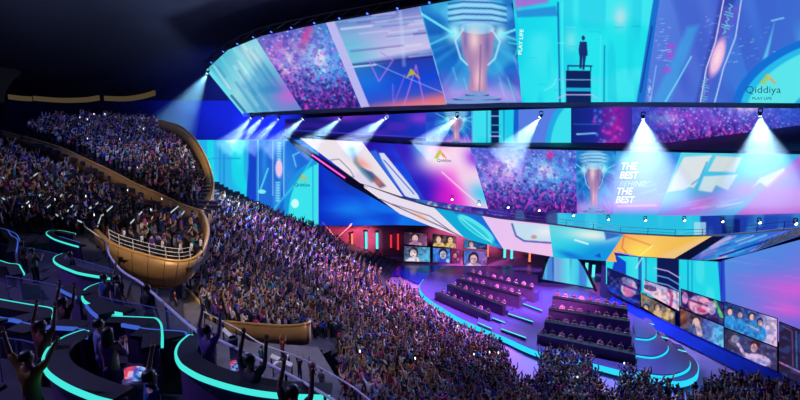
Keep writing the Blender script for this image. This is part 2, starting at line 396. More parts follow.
def art_e(A):
    A.grad((520, 0), (650, 30), [(0, (20, 215, 235)), (.5, (40, 230, 240)), (1, (30, 225, 235))])
    A.noise(30, 40, (90, 235, 245), .5, .5, 1); A.noise(9, 60, (20, 190, 225), .4, .5, 2)
    A.poly([(510, -14), (546, -20), (548, 0), (516, 6)], (190, 90, 210), .8, 4)
    A.poly([(516, 8), (556, 3), (558, 12), (517, 14)], (40, 130, 215), .8, 2)
    A.line([(558, 0), (560, 105)], 1.8, (20, 95, 170), .85); A.line([(562, 0), (563, 105)], .8, (140, 240, 250), .6)
    A.line([(605, 40), (604, 105)], 1.6, (20, 110, 180), .7); A.line([(601, 30), (600, 105)], .8, (150, 240, 250), .4)
    A.poly([(566, 66), (591, 66), (591, 105), (566, 105)], (12, 30, 90), .97); A.line([(568, 61), (592, 61)], 1.5, (15, 40, 110), 1)
    A.line([(568, 61), (568, 66)], 1, (15, 40, 110), 1); A.line([(591, 61), (591, 66)], 1, (15, 40, 110), 1)
    A.line([(556, 76), (603, 76)], 1.1, (120, 190, 250), .9); A.poly([(566, 85), (591, 85), (591, 89), (566, 89)], (30, 190, 235), .9)
    A.line([(558, 97), (566, 93), (592, 93), (597, 97)], 1.3, (190, 180, 250), .95)
    A.line([(556, 75), (553, 83), (544, 88)], .9, (150, 240, 255), .7)
    n = (25, 45, 115)   # the standing man in silhouette
    A.ell(583.5, 32.5, 1.7, 2.4, n, 1, 0, .3); A.poly([(580, 36), (587, 36), (588, 50), (585.5, 51), (579.5, 51), (578.6, 44)], n, 1); A.poly([(579.8, 50), (583, 50), (581.5, 64), (579.5, 64)], n, 1); A.poly([(583, 50), (586.3, 50), (584.5, 65), (582.5, 65)], n, 1)
    A.blob(571, 35, 6, 10, (190, 245, 240), .5); A.blob(621, 12, 7, 10, (185, 225, 235), .9)
    A.streaks(14, (525, 20, 640, 90), (10, 0), 4, 12, .7, [(170, 250, 250), (20, 150, 200)], .5, 5)
    A.poly([(658, -30), (666, -32), (646, 105), (636, 105)], (25, 105, 205), .95); A.line([(653, 20), (641, 90)], 1.4, (15, 50, 140), .8)
screen_panel('screen_panel', ring, T1, B1, (512, 664), (522, 644), art_e, 'bright cyan panel with a man standing in silhouette on a dark stair', house=.8)
def art_f(A):
    A.grad((650, 0), (800, 60), [(0, (85, 130, 225)), (.4, (80, 110, 215)), (.7, (60, 120, 220)), (1, (70, 150, 230))])
    A.noise(14, 60, (60, 90, 200), .6, .45, 0, .3, -.25)
    A.poly([(688, 20), (700, 18), (668, 105), (650, 105)], (60, 180, 235), .55, 5); A.line([(692, 50), (664, 104)], 1.5, (130, 230, 250), .8)
    A.poly([(728, -40), (748, -40), (712, 60), (704, 105), (695, 105)], (50, 60, 160), .7, 4)
    A.poly([(725, 0), (741, 0), (716, 62), (706, 105), (697, 105), (708, 62)], (110, 90, 205), .55, 2)
    A.line([(727, -20), (716, 35), (707, 62), (700, 105)], 1.2, (220, 225, 255), .95); A.line([(744, -20), (736, 30), (724, 62), (714, 105)], 1.2, (200, 225, 255), .9)
    for k in range(12):
        A.line([(730 - k * .6 + 3 * math.sin(k * 1.3), -2 + k * 2.4), (733 - k * .6 - 3 * math.sin(k * 1.3), k * 2.4)], 1, (90, 235, 235), .8)
        A.line([(706 - k * .3 + 3.5 * math.sin(k * 1.3), 72 + k * 2.7), (707 - k * .3 - 3.5 * math.sin(k * 1.3), 74 + k * 2.7)], 1, (90, 220, 235), .8)
    A.ell(718, 51, 6, 20, (250, 190, 225), .95, .28, .5); A.blob(718, 51, 3, 10, (255, 235, 235), .7, .28)
    for (x, y) in ((672, 40), (671, 49), (668, 65)): A.blob(x, y, 4, 3, (190, 70, 215), .8)
    A.streaks(34, (656, 8, 670, 60), (6, -.5), 1, 5, .6, [(190, 220, 255)], .8, 9); A.streaks(34, (700, 8, 722, 66), (6, -.5), 1, 4, .6, [(170, 200, 255)], .7, 10)
    A.streaks(30, (722, 18, 775, 60), (6, -1.5), 1, 5, .6, [(120, 190, 250), (190, 230, 255)], .7, 11)
    A.poly([(775, 14), (768, 50), (762, 56)], (100, 205, 245), .8, 2); A.line([(772, 13), (784, 10)], 1.4, (140, 220, 250), .8)
    # the big circle that holds the wordmark
    A.ell(822, 90, 92, 62, (20, 110, 215), .95, -.35, .02); A.ell(829, 95, 92, 62, (40, 190, 235), .95, -.35, .02); A.ell(835, 99, 92, 62, (90, 230, 235), .98, -.35, .03)
    A.poly([(792, 105), (830, 60), (830, 110), (785, 110)], (30, 160, 225), .8, 1.5)
    logo_art(A, 768, 74, 8.5, .65)
    A.line([(650, 104), (657, 60)], .9, (150, 210, 255), .8); A.streaks(26, (648, 74, 651, 100), (.1, 1), .5, 1.6, 1.0, [(190, 225, 255)], .9, 12)
fp = screen_panel('screen_panel', ring, T1, B1, (664, 838), (644, 838), art_f, 'lilac and blue panel with a glowing tower and a round cyan emblem', house=.8)
def dB(x, y):
    t = (y - itp(T1, x, 1)) / (itp(B1, x, 1) - itp(T1, x, 1)); return itp(T1, x, 2) * (1 - t) + itp(B1, x, 2) * t - .6
letters('lettering', ring, 'Qiddiya', 763, 90, 11.5, 10, dB, M['textd'], bold=0.0)
letters('lettering', ring, 'PLAY LIFE', 762, 98.5, 4.6, 3.6, dB, M['textd'])
letters('lettering', ring, 'PLAY LIFE', 521, 42, 6, 5, dB, M['textw'], rot=math.radians(-86))
MB().slab([p + Vector((0, 0, .45)) for p in edge(B1, 243, 838, 30, .25)], [p - Vector((0, 0, .35)) for p in edge(B1, 243, 838, 30, .25)], (0, 1.8, 0)).build('bottom_rail', mat('grey_rail', (110, 125, 165), .5, .3), ring)
tA = edge(T1, 206, 838, 40, -.3)
tr = MB().tube([p + Vector((0, .4, 1.6)) for p in tA], .18).tube([p + Vector((0, .2, .3)) for p in tA], .18)
for i in range(39): tr.tube([tA[i] + Vector((0, .2, .3)), tA[i + 1] + Vector((0, .4, 1.6))], .09, 5)
tr.build('top_truss', M['dark'], ring)
# moving heads clipped along the top truss
def head_light(loc, aim, lens, label, group, s=.45, parts=True):
    t = empty('moving_head_light', loc); tag(t, label, 'stage light', group)
    d = Vector(aim).normalized(); q = d.to_track_quat('Z', 'Y').to_matrix().to_4x4()
    y = MB(); y.box((0, 0, s * 1.25), (s * .9, s * .5, s * .3)); y.box((-s * .5, 0, s * .65), (s * .1, s * .3, s * 1.1)); y.box((s * .5, 0, s * .65), (s * .1, s * .3, s * 1.1))
    o = mesh_obj('yoke', y.v, y.f, M['dark']); o.parent = t
    b = MB().lathe((0, 0, 0), [(s * .18, -s * .55), (s * .34, -s * .4), (s * .36, s * .1), (s * .44, s * .5)], 14)
    o = mesh_obj('lamp_body', b.v, b.f, M['dark']); o.parent = t; o.data.transform(q)
    b = MB().lathe((0, 0, 0), [(s * .4, s * .5), (s * .36, s * .56), (s * .1, s * .6)], 14)
    o = mesh_obj('lens', b.v, b.f, lens); o.parent = t; o.data.transform(q)
    return t
for i, px in enumerate((212, 224, 238, 254, 272, 292, 315, 340, 368, 398, 430)):
    p = pix(px, itp(T1, px, 1) - 3.0, itp(T1, px, 2) - 1.5)
    w = ['leftmost tip', 'second from the left tip', 'third from the left tip', 'above the icy streaked panel', 'at the start of the concert picture', 'left half of the concert picture', 'right half of the concert picture', 'above the pale slanted stripe', 'above the white cloud streaks', 'left of the trophy picture', 'above the left side of the trophy picture'][i]
    head_light(p, (-.5, -.6, -.9), M['lampb'], 'blue moving head on the highest screen truss, ' + w, 'blue moving heads on the top truss', .5)
# ------------------------------------------------------------------ haze beams
hz = bpy.data.materials.new('stage_haze'); hz.use_nodes = True; nt = hz.node_tree; nt.nodes.clear()
vs = nt.nodes.new('ShaderNodeVolumeScatter'); vs.inputs['Density'].default_value = .03; vs.inputs['Color'].default_value = (.75, .85, 1, 1); vs.inputs['Anisotropy'].default_value = 0.0
oo = nt.nodes.new('ShaderNodeOutputMaterial'); nt.links.new(vs.outputs[0], oo.inputs['Volume'])
def beam(px, py, D, tx, ty, half, length, label, power=30000, col=(.45, .75, 1.0), s=.55, soft=.6):
    p = pix(px, py, D); q = pix(tx, ty, D - .5); d = (q - p).normalized()
    t = head_light(p, d, M['lamp'], label, 'white moving heads beaming down', s)
    k = 20; R = length * math.tan(half)
    rot = d.to_track_quat('Z', 'Y').to_matrix()
    vs_ = [rot @ Vector((.25 * math.cos(a), .25 * math.sin(a), s * .65)) for a in np.linspace(0, 2 * math.pi, k, False)]
    vs_ += [rot @ Vector((R * math.cos(a), R * math.sin(a), length)) for a in np.linspace(0, 2 * math.pi, k, False)]
    fs = [(j, (j + 1) % k, k + (j + 1) % k, k + j) for j in range(k)] + [tuple(range(k))[::-1], tuple(range(k, 2 * k))]
    o = mesh_obj('haze_beam', vs_, fs, hz); o.parent = t; o['kind'] = 'stuff'
    L = bpy.data.lights.new('beam_lamp', 'SPOT'); L.energy = power; L.color = col; L.spot_size = half * 2.1; L.spot_blend = soft; L.shadow_soft_size = .12
    lo = bpy.data.objects.new('beam_lamp', L); COL.objects.link(lo); lo.parent = t; lo.location = d * (s * .66)
    lo.rotation_euler = (-d).to_track_quat('Z', 'Y').to_euler()
BM = [(252, 117, 88, 222, 150, .26, 8, 'smallest white moving head under the left tip of the highest screen'),
      (264, 117, 87, 232, 150, .24, 8, 'second white moving head from the left tip, under the icy panel'),
      (279, 118, 86, 246, 152, .24, 8, 'white moving head under the left edge of the concert picture'),
      (304, 118, 84, 266, 152, .25, 9, 'white moving head under the middle of the concert picture'),
      (341, 118, 82, 300, 152, .26, 9, 'white moving head under the right edge of the concert picture'),
      (387, 117, 80, 345, 150, .27, 9, 'white moving head under the royal blue zigzag panel'),
      (457, 117, 77, 420, 152, .30, 8, 'white moving head under the trophy picture'),
      (541, 116, 74, 505, 160, .36, 9, 'white moving head under the cyan panel left of the dark stair'),
      (643, 117, 70, 645, 170, (.58), 13, 'white moving head with a wide beam under the slanted blue stripe'),
      (760, 114, 66, 762, 170, (.54), 13, 'white moving head with a wide beam under the round cyan emblem')]
for i, b in enumerate(BM): beam(*b, power=42000 if i < 7 else 60000)
beam(208, 72, 88, 180, 118, .34, 13, 'moving head at the left tip of the highest screen fanning a wide cyan beam', 26000, (.3, .75, 1))
# ------------------------------------------------------------------ second ring: thin strip of screens behind the beams
T2 = [(285, 119, 101), (440, 112, 98), (640, 106, 93), (840, 107, 88)]
B2 = [(285, 137, 101), (360, 141, 100), (450, 146, 98), (690, 146, 93), (691, 143, 93), (840, 123, 88)]
r2 = empty('ribbon_screen'); tag(r2, 'thin upper ribbon screen repeating the trophy and cyan stair pictures, just under the highest screen', 'screen')
def art2a(A):
    A.grad((290, 120), (450, 130), [(0, (16, 20, 95)), (.5, (22, 30, 150)), (.8, (25, 50, 190)), (1, (30, 80, 210))])
    A.noise(22, 7, (90, 40, 190), .6, .5, 1, .3); A.blob(345, 116, 20, 6, (150, 60, 220), .7); A.blob(420, 118, 12, 6, (190, 60, 220), .6)
    A.poly([(285, 132), (430, 138), (430, 150), (285, 140)], (14, 16, 70), .85, 2); A.line([(290, 130), (430, 138)], .8, (90, 90, 230), .7)
screen_panel('screen_panel', r2, T2, B2, (285, 426), (285, 426), art2a, house=.8)
def art2b(A):
    trophy_art(A, 456, 108, 146, 17); A.line([(472, 108), (473, 146)], 1.6, (110, 200, 250), .8); A.blob(430, 120, 10, 20, (40, 40, 200), .6)
screen_panel('screen_panel', r2, T2, B2, (426, 473), (426, 473), art2b, house=.8)
def art2c(A):
    A.fill((30, 205, 235)); A.noise(8, 40, (90, 240, 245), .5, .5, 2)
    A.poly([(491, 108), (499, 108), (499, 147), (491, 147)], (12, 25, 80), .95); A.line([(487, 108), (487, 147)], .9, (20, 90, 170), .8); A.line([(504, 108), (504, 147)], .9, (20, 90, 170), .8)
    for y, c in ((116, (120, 190, 250)), (125, (40, 180, 240)), (132, (40, 180, 240)), (136, (200, 190, 255))): A.line([(490, y), (500, y)], 1.1, c, .95)
    A.poly([(514, 108), (519, 108), (518, 147), (513, 147)], (20, 80, 200), .9); A.poly([(519, 106), (570, 106), (570, 147), (518, 147)], (90, 120, 225), .95)
    A.ell(575, 150, 30, 52, (30, 170, 230), .95, 0, .03); A.ell(578, 152, 28, 50, (60, 225, 238), .97, 0, .04)
screen_panel('screen_panel', r2, T2, B2, (473, 571), (473, 571), art2c, house=.8)
def art2d(A):
    A.grad((571, 120), (635, 120), [(0, (15, 35, 120)), (.4, (30, 40, 150)), (.7, (150, 30, 160)), (1, (40, 40, 160))])
    A.line([(577, 134), (596, 133)], 1.6, (130, 200, 255), .9); A.line([(574, 124), (600, 124)], 1, (40, 110, 220), .7); A.dots(60, (594, 110, 622, 146), .8, 2, [(220, 60, 200), (90, 30, 160), (60, 140, 240)], .8, 4)
screen_panel('screen_panel', r2, T2, B2, (571, 632), (571, 632), art2d, house=.8)
def art2e(A):
    crowd_art(A, (632, 106, 840, 146), [(745, 108, (90, 120, 240)), (660, 118, (190, 70, 220))], [(0, (60, 50, 170)), (.6, (90, 30, 150)), (1, (60, 15, 90))], 33)
    A.blob(640, 120, 25, 30, (30, 70, 190), .7); A.blob(790, 115, 25, 30, (30, 90, 210), .6)
screen_panel('screen_panel', r2, T2, B2, (632, 838), (632, 838), art2e, house=.8)
# navy soffit between the upper and the middle screens
T3 = [(296, 138, 86), (450, 147, 82), (560, 150, 79), (700, 153, 74), (840, 155, 64)]
so = MB(); A_ = [pix(x, itp(B2, x, 1) - .5, itp(B2, x, 2) + .5) for x in np.linspace(290, 838, 24)]; B_ = [pix(x, itp(T3, x, 1) + 1.0, itp(T3, x, 2) + 1.4) for x in np.linspace(300, 838, 24)]
so.slab(A_, B_, (0, .3, .6)).build('soffit', M['navy']); tag(bpy.data.objects['soffit'], kind='structure')
bpy.data.objects['soffit'].name = 'ceiling_soffit'
# ------------------------------------------------------------------ middle band
B3 = [(360, 183, 85), (400, 196, 83), (430, 201, 82), (490, 209, 80), (560, 213, 78), (620, 215, 76), (700, 216, 73), (840, 212, 62)]
mid = empty('slanted_band_screen'); tag(mid, 'wide middle band of slanted LED pictures with the white slogan and concert crowd', 'screen')
def a3a(A):
    A.fill((236, 226, 236)); A.noise(30, 20, (215, 205, 235), .6, .5)
    A.line([(330, 160), (339, 159), (350, 170), (354, 177), (345, 176), (336, 168), (330, 160)], .8, (90, 90, 110), .8)
    A.line([(352, 150), (356, 162), (364, 172), (372, 180)], 4.5, (60, 120, 150), .8, 3); A.blob(362, 163, 10, 4, (240, 150, 140), .75, .6); A.blob(352, 152, 6, 6, (140, 220, 215), .7)
    A.poly([(362, 168), (372, 172), (386, 186), (380, 188)], (40, 70, 130), .85, 2); A.blob(378, 182, 6, 3, (230, 110, 90), .8, .8)
    A.line([(300, 140), (360, 184)], 1.5, (170, 90, 210), .6)
screen_panel('screen_panel', mid, T3, B3, (300, 362), (360, 403), a3a, 'white panel with a swimmer painted in teal and coral', house=.8)
def a3b(A):
    A.grad((370, 145), (430, 190), [(0, (40, 20, 170)), (.4, (30, 60, 220)), (1, (20, 90, 225))]); A.noise(16, 16, (50, 20, 160), .5, .5, 1)
    A.poly([(379, 153), (384, 153), (418, 195), (421, 202), (405, 196), (382, 162)], (220, 225, 245), .97, 1); A.line([(384, 160), (414, 194)], 1, (60, 80, 190), .9); A.poly([(368, 152), (376, 150), (402, 194), (396, 194)], (50, 120, 225), .8, 2)
screen_panel('screen_panel', mid, T3, B3, (362, 392), (403, 425), a3b, 'royal blue panel with a slim white blade', house=.8)
def a3c(A):
    A.grad((398, 190), (480, 160), [(0, (25, 40, 200)), (.3, (40, 20, 190)), (.5, (190, 30, 210)), (.62, (245, 80, 220)), (.75, (245, 190, 235)), (1, (235, 215, 240))])
    A.blob(437, 158, 26, 16, (250, 240, 245), 1); A.blob(415, 148, 8, 12, (80, 200, 240), .7, -.6); A.blob(404, 150, 12, 22, (50, 30, 190), .9, -.3)
    A.blob(476, 158, 11, 9, (140, 40, 225), .95, .6); A.blob(470, 180, 12, 10, (245, 215, 235), .8); A.blob(482, 194, 13, 9, (70, 205, 240), .95, .5)
    A.blob(445, 197, 16, 12, (225, 30, 205), .8); A.blob(420, 190, 18, 16, (40, 30, 190), .7); A.line([(442, 172), (462, 190), (480, 205)], 1.6, (255, 220, 245), .7)
    logo_art(A, 440, 154, 6, .9)
screen_panel('screen_panel', mid, T3, B3, (392, 470), (425, 488), a3c, 'magenta and white paint swirl panel with a small yellow emblem', house=.8)
letters('lettering', mid, 'Qiddiya', 444, 160.5, 4.6, 4, lambda x, y: itp(T3, x, 2) - .6, M['textd'])
def a3d(A):
    crowd_art(A, (470, 148, 578, 214), [(506, 170, (245, 130, 225)), (545, 172, (90, 200, 250))], [(0, (60, 90, 200)), (.5, (80, 130, 230)), (.8, (70, 40, 170)), (1, (40, 20, 110))], 55)
    A.blob(550, 155, 4, 4, (230, 40, 150), .9); A.blob(500, 152, 30, 5, (50, 90, 210), .5)
screen_panel('screen_panel', mid, T3, B3, (470, 576), (488, 577), a3d, 'concert crowd picture in pink and blue confetti', house=.8)
def a3e(A):
    trophy_art(A, 594, 150, 216, 21)
screen_panel('screen_panel', mid, T3, B3, (576, 616), (577, 613), a3e, 'panel with a pale rose trophy', house=.8)
def a3f(A):
    A.grad((640, 150), (640, 216), [(0, (50, 150, 225)), (.4, (40, 120, 220)), (.7, (80, 120, 220)), (.86, (190, 130, 235)), (1, (60, 180, 230))])
    A.streaks(18, (615, 155, 670, 200), (10, -3), 6, 24, 1.2, [(110, 230, 250), (40, 170, 235)], .7, 3); A.blob(625, 160, 8, 6, (120, 235, 245), .7)
    A.line([(618, 206), (656, 205)], 1.4, (250, 215, 250), .8, 2)
screen_panel('screen_panel', mid, T3, B3, (616, 681), (613, 657), a3f, 'blue panel with the white slogan', house=.8)
def a3g(A):
    A.grad((700, 155), (720, 215), [(0, (90, 215, 235)), (.5, (60, 180, 230)), (.75, (150, 130, 230)), (1, (90, 170, 230))])
    A.poly([(684, 157), (712, 155), (703, 172), (694, 188), (667, 192), (675, 174)], (225, 228, 232), .95, 1.5); A.poly([(716, 156), (742, 157), (735, 172), (708, 171)], (215, 222, 222), .95, 1.5)
    A.poly([(704, 176), (738, 174), (728, 190), (716, 185), (712, 192), (698, 190)], (215, 228, 232), .9, 1.5); A.line([(692, 184), (700, 178), (707, 162)], 1.5, (60, 170, 220), .9); A.ell(690, 190, 5, 3, (80, 190, 230), .9)
    A.poly([(752, 188), (760, 178), (784, 168), (788, 176), (768, 188), (760, 182)], (225, 225, 245), .9, 1.5)
    A.blob(745, 190, 14, 9, (190, 110, 230), .8); A.blob(700, 205, 20, 7, (215, 100, 220), .8, -.2); A.streaks(12, (670, 200, 740, 212), (10, -2), 10, 30, 1, [(240, 200, 250), (60, 210, 235)], .6, 6)
    A.poly([(800, 156), (840, 150), (840, 216), (735, 216)], (205, 90, 215), .9, 3); A.poly([(800, 160), (840, 155), (840, 185), (772, 188)], (140, 120, 225), .7, 8)
screen_panel('screen_panel', mid, T3, B3, (681, 838), (657, 838), a3g, 'pale window shapes on a cyan and pink panel', house=.8)
dm = lambda x, y: itp(T3, x, 2) - .9 + 0 * y
for t_, x_, y_, mm in (('THE', 629, 166.5, 'textw'), ('BEST', 629, 175.5, 'textw'), ('BEHIND', 633, 184, 'textd'), ('THE', 624.5, 191.5, 'textw'), ('BEST', 625, 200, 'textw')):
    letters('lettering', mid, t_, x_, y_, 8.6 if mm == 'textw' else 7.6, 9.6 if mm == 'textw' else 8, dm, M[mm] if mm == 'textw' else M['textl'], shear=.25, bold=.03 if mm == 'textw' else 0)
# ------------------------------------------------------------------ ledge with lamps under the middle band
T4 = [(362, 184, 84), (400, 198, 81), (430, 207, 79), (500, 219, 76), (560, 226, 74), (622, 234, 72), (680, 237, 71), (720, 236, 66), (840, 226, 46)]
B4 = [(362, 186, 86), (400, 214, 82), (430, 226, 80), (470, 240, 77), (500, 248, 75), (560, 258, 73), (606, 261, 71), (665, 266, 69), (740, 256, 57), (800, 236, 47), (840, 227, 41)]
low = empty('lower_band_screen'); tag(low, 'bright lower band of slanted LED pictures curving over the stage, with the yellow wedge', 'screen')
dk = MB().slab([p + Vector((0, 0, .05)) for p in edge(T4, 364, 838, 30, -.6)], [p + Vector((0, 0, .3)) for p in edge(T4, 364, 838, 30, -5)], (0, 0, -.35))
dk.build('walkway', M['navy']); tag(bpy.data.objects['walkway'], 'dark blue curved walkway between the middle and the lower band screens', 'walkway')
rail = empty('walkway_railing'); tag(rail, 'thin grey railing along the walkway behind the yellow wedge', 'railing')
RT = edge(T4, 430, 838, 46, -.5)
MB().tube([p + Vector((0, 0, 1.1)) for p in RT], .035, 5).tube([p + Vector((0, 0, .6)) for p in RT], .025, 5).build('handrail', M['dark'], rail)
for p in RT[::3]: MB().tube([p, p + Vector((0, 0, 1.1))], .04, 5).build('post', M['dark'], rail)
bk = empty('backdrop_ribbon_screen'); tag(bk, 'narrow cyan and magenta screen strip glimpsed above the walkway', 'screen')
T35 = [(400, 195, 85), (500, 208, 83), (560, 212, 81), (620, 214, 79), (840, 208, 73)]; B35 = [(400, 205, 85), (500, 222, 83), (560, 230, 81), (620, 238, 79), (720, 240, 76), (840, 232, 73)]
def a35(A):
    A.grad((400, 200), (840, 200), [(0, (30, 50, 150)), (.1, (40, 60, 170)), (.3, (60, 30, 130)), (.355, (50, 20, 120)), (.36, (40, 180, 225)), (.68, (40, 195, 230)), (.685, (25, 50, 160)), (.85, (30, 70, 180)), (1, (50, 90, 200))])
    A.dots(90, (428, 198, 462, 222), .8, 2, [(230, 160, 220), (60, 40, 140), (240, 220, 240)], .8, 4); A.dots(260, (462, 205, 556, 232), .7, 1.6, [(170, 50, 200), (40, 20, 110), (90, 60, 220)], .8, 5)
    A.poly([(514, 212), (556, 210), (556, 230), (512, 226)], (30, 20, 90), .7, 4); A.poly([(694, 222), (706, 222), (706, 236), (694, 236)], (170, 225, 240), .8); A.poly([(722, 219), (740, 219), (740, 240), (722, 240)], (12, 25, 110), .9)
    A.noise(10, 20, (90, 230, 245), .3, .5, 1)
screen_panel('screen_panel', bk, T35, B35, (400, 838), (400, 838), a35)
for i, (x, y) in enumerate(((452, 199), (479, 204), (508, 207), (539, 210), (573, 215), (608, 219), (645, 220), (684, 220), (722, 221), (759, 222), (795, 223))):
    D = itp(T4, x, 2) - .2; p = pix(x, y, D)
    wh = ['under the left end of the swirl picture', 'under the right edge of the swirl picture', 'under the pink burst', 'under the right of the confetti picture', 'under the left edge of the trophy picture', 'below the slogan, left of it', 'under the right end of the slogan panel', 'above the yellow wedge, middle', 'above the right tip of the yellow wedge', 'above the streaky blue tail', 'last before the right frame edge'][i]
    f = head_light(p, (0, -1, -.35), M['lamp'], 'small white floodlight on the walkway rail ' + wh, 'white floodlights along the walkway', .42)
def b4a(A):
    A.fill((232, 222, 238)); A.noise(20, 20, (205, 200, 240), .5, .5); A.line([(380, 199), (440, 226), (468, 240)], 1.0, (60, 50, 110), .8); A.line([(392, 204), (430, 216), (452, 232)], .8, (40, 40, 90), .7)
    A.blob(420, 216, 8, 2, (240, 160, 130), .7, .5); A.line([(372, 200), (398, 214)], 1.4, (250, 90, 220), .6)
screen_panel('screen_panel', low, T4, B4, (364, 434), (364, 465), b4a, 'white panel with thin ink strokes', house=.8)
def b4b(A):
    A.fill((25, 110, 220)); A.poly([(434, 208), (452, 211), (500, 246), (490, 247), (465, 240)], (20, 175, 215), .9, 2); A.ell(476, 228, 22, 6, (90, 235, 235), .95, .62, .15); A.ell(475, 229, 17, 3.5, (40, 195, 225), .95, .62, .2); A.line([(462, 219), (492, 243)], 1, (150, 250, 245), .9)
screen_panel('screen_panel', low, T4, B4, (434, 482), (465, 503), b4b, 'blue panel with a looping cyan brush stroke', house=.8)
def b4c(A):
    A.fill((236, 196, 240)); A.grad((485, 230), (560, 235), [(0, (225, 195, 245)), (1, (245, 190, 235))], .6)
    A.poly([(510, 222), (552, 226), (556, 241), (525, 242), (514, 234)], (190, 225, 240), .9, 2); A.line([(512, 224), (516, 236), (524, 241), (552, 243)], 1.8, (70, 80, 170), .9); A.ell(534, 237, 3, 2, (190, 140, 130), .9); A.blob(545, 232, 10, 5, (245, 240, 245), .7)
screen_panel('screen_panel', low, T4, B4, (482, 549), (503, 553), b4c, 'pale pink panel with a rounded pale blue outline', house=.8)
def b4d(A):
    A.grad((555, 228), (575, 262), [(0, (90, 210, 225)), (.35, (60, 210, 230)), (.7, (30, 190, 230)), (1, (20, 150, 225))]); A.blob(592, 235, 26, 7, (235, 240, 235), .95, .08); A.line([(575, 240), (588, 244)], 1.5, (240, 255, 250), .9)
    A.poly([(594, 256), (600, 253), (601, 258)], (20, 70, 190), .8); A.poly([(604, 231), (622, 235), (606, 240)], (30, 80, 190), .8, 2); A.blob(570, 255, 12, 3, (20, 90, 210), .7, .3)
screen_panel('screen_panel', low, T4, B4, (549, 624), (553, 606), b4d, 'turquoise panel with a white cloud shape', house=.8)
def b4e(A):
    A.grad((620, 235), (670, 265), [(0, (245, 170, 90)), (.5, (250, 195, 105)), (1, (240, 190, 80))]); A.blob(640, 252, 14, 10, (250, 225, 90), .9); A.line([(624, 235), (622, 248), (634, 262)], 1.5, (215, 110, 60), .7); A.line([(624, 236), (650, 245)], 1.6, (225, 120, 60), .6)
    A.line([(632, 262), (652, 246)], 1.1, (255, 245, 150), .9); A.poly([(655, 258), (700, 238), (716, 237), (672, 264)], (240, 200, 150), .7, 3)
screen_panel('screen_panel', low, T4, B4, (624, 712), (606, 662), b4e, 'orange and yellow wedge panel', house=.8)
def b4f(A):
    A.grad((680, 262), (800, 232), [(0, (90, 90, 200)), (.3, (60, 130, 215)), (.6, (40, 110, 210)), (1, (60, 100, 215))])
    A.streaks(30, (670, 240, 790, 264), (10, -3.5), 10, 34, 1.6, [(230, 150, 235), (60, 210, 235), (240, 220, 250), (30, 50, 150)], .7, 7)
    A.streaks(16, (690, 238, 800, 262), (10, -4), 12, 30, 2.2, [(225, 130, 225), (245, 190, 235), (50, 190, 230)], .8, 19); A.poly([(708, 236), (726, 236), (680, 266), (656, 267)], (10, 14, 50), .97, 1); A.line([(720, 256), (770, 240), (838, 228)], 2, (20, 50, 160), .9)
screen_panel('screen_panel', low, T4, B4, (712, 838), (662, 838), b4f, 'blue panel with pink and cyan diagonal streaks', house=.8)
# ------------------------------------------------------------------ left back screens
T5 = [(195, 140, 98), (318, 140, 94), (420, 142, 93), (520, 150, 93)]; B5 = [(195, 232, 98), (318, 226, 94), (397, 225, 93), (520, 228, 93)]
lb = empty('wall_screen'); tag(lb, 'tall cyan wall screen beside the gold balcony with a round emblem and a tower', 'screen')
def c5(A):
    A.fill((25, 215, 235)); A.noise(12, 50, (70, 240, 245), .5, .5, 1)
    A.line([(220, 145), (220, 205)], 1.2, (15, 100, 180), .8); A.line([(224, 155), (224, 205)], 2.2, (20, 120, 200), .8); A.line([(212, 158), (240, 158)], .9, (20, 120, 190), .7); A.ell(231, 141, 5, 2, (220, 250, 245), .9)
    A.poly([(249, 140), (257, 140), (256, 205), (246, 205)], (20, 60, 200), .95, 1); A.poly([(257, 140), (320, 140), (320, 228), (262, 210), (256, 205)], (30, 100, 215), .95, 1)
    A.noise(6, 40, (50, 150, 235), .6, .5, 2); A.line([(258, 140), (258, 204)], 1, (120, 220, 250), .8)
    for k in range(10): A.ell(279, 143 + k * 2.6, 2.4, 1.1, (150, 235, 250), .7, 0, .4)
    for k in range(8): A.ell(278, 182 + k * 2.6, 2.6, 1.1, (150, 235, 250), .7, 0, .4)
    A.line([(273, 141), (273, 195)], .7, (190, 235, 255), .9); A.line([(284, 141), (284, 195)], .7, (190, 235, 255), .9); A.ell(279, 168, 3.5, 9, (245, 205, 235), .95, 0, .4)
    A.line([(268, 168), (260, 190)], 1.5, (90, 230, 245), .9); A.line([(293, 155), (296, 166)], 1.2, (130, 220, 250), .8); A.line([(293, 155), (299, 152)], 1.2, (130, 220, 250), .8); A.ell(262, 191, 4, 2, (140, 250, 245), .9)
    A.ell(318, 205, 34, 46, (25, 150, 225), .95, .15, .03); A.ell(321, 208, 32, 46, (60, 230, 238), .97, .15, .03)
    A.line([(268, 215), (300, 178), (318, 150)], 2, (60, 210, 240), .7)
    logo_art(A, 303, 177, 5, .7); A.ell(295, 203, 3.8, 4.6, (205, 255, 250), .95)
    A.line([(313, 165), (313, 226)], .9, (30, 110, 200), .7)
screen_panel('screen_panel', lb, T5, B5, (195, 318), (195, 318), c5)
letters('lettering', lb, 'Qiddiya', 302, 185, 5, 4.4, 93.3, M['textd'])
MB().slab(edge(T5, 194, 319, 3, -.3), edge(B5, 194, 319, 3, -.3), (0, 1, 0)).build('housing', M['housing'], lb)
lb2 = empty('wall_screen'); tag(lb2, 'plain royal blue wall screen under the white swimmer picture', 'screen')
def c6(A):
    A.grad((318, 200), (520, 210), [(0, (10, 50, 200)), (.1, (15, 70, 225)), (.4, (20, 120, 240)), (1, (20, 60, 190))]); A.noise(26, 12, (10, 40, 190), .7, .5, 1, .3); A.blob(352, 210, 22, 9, (25, 140, 245), .7)
    A.blob(345, 182, 16, 8, (30, 30, 120), .5, .5); A.line([(318, 150), (318, 226)], 1, (130, 220, 250), .9)
screen_panel('screen_panel', lb2, T5, B5, (318, 520), (318, 520), c6)
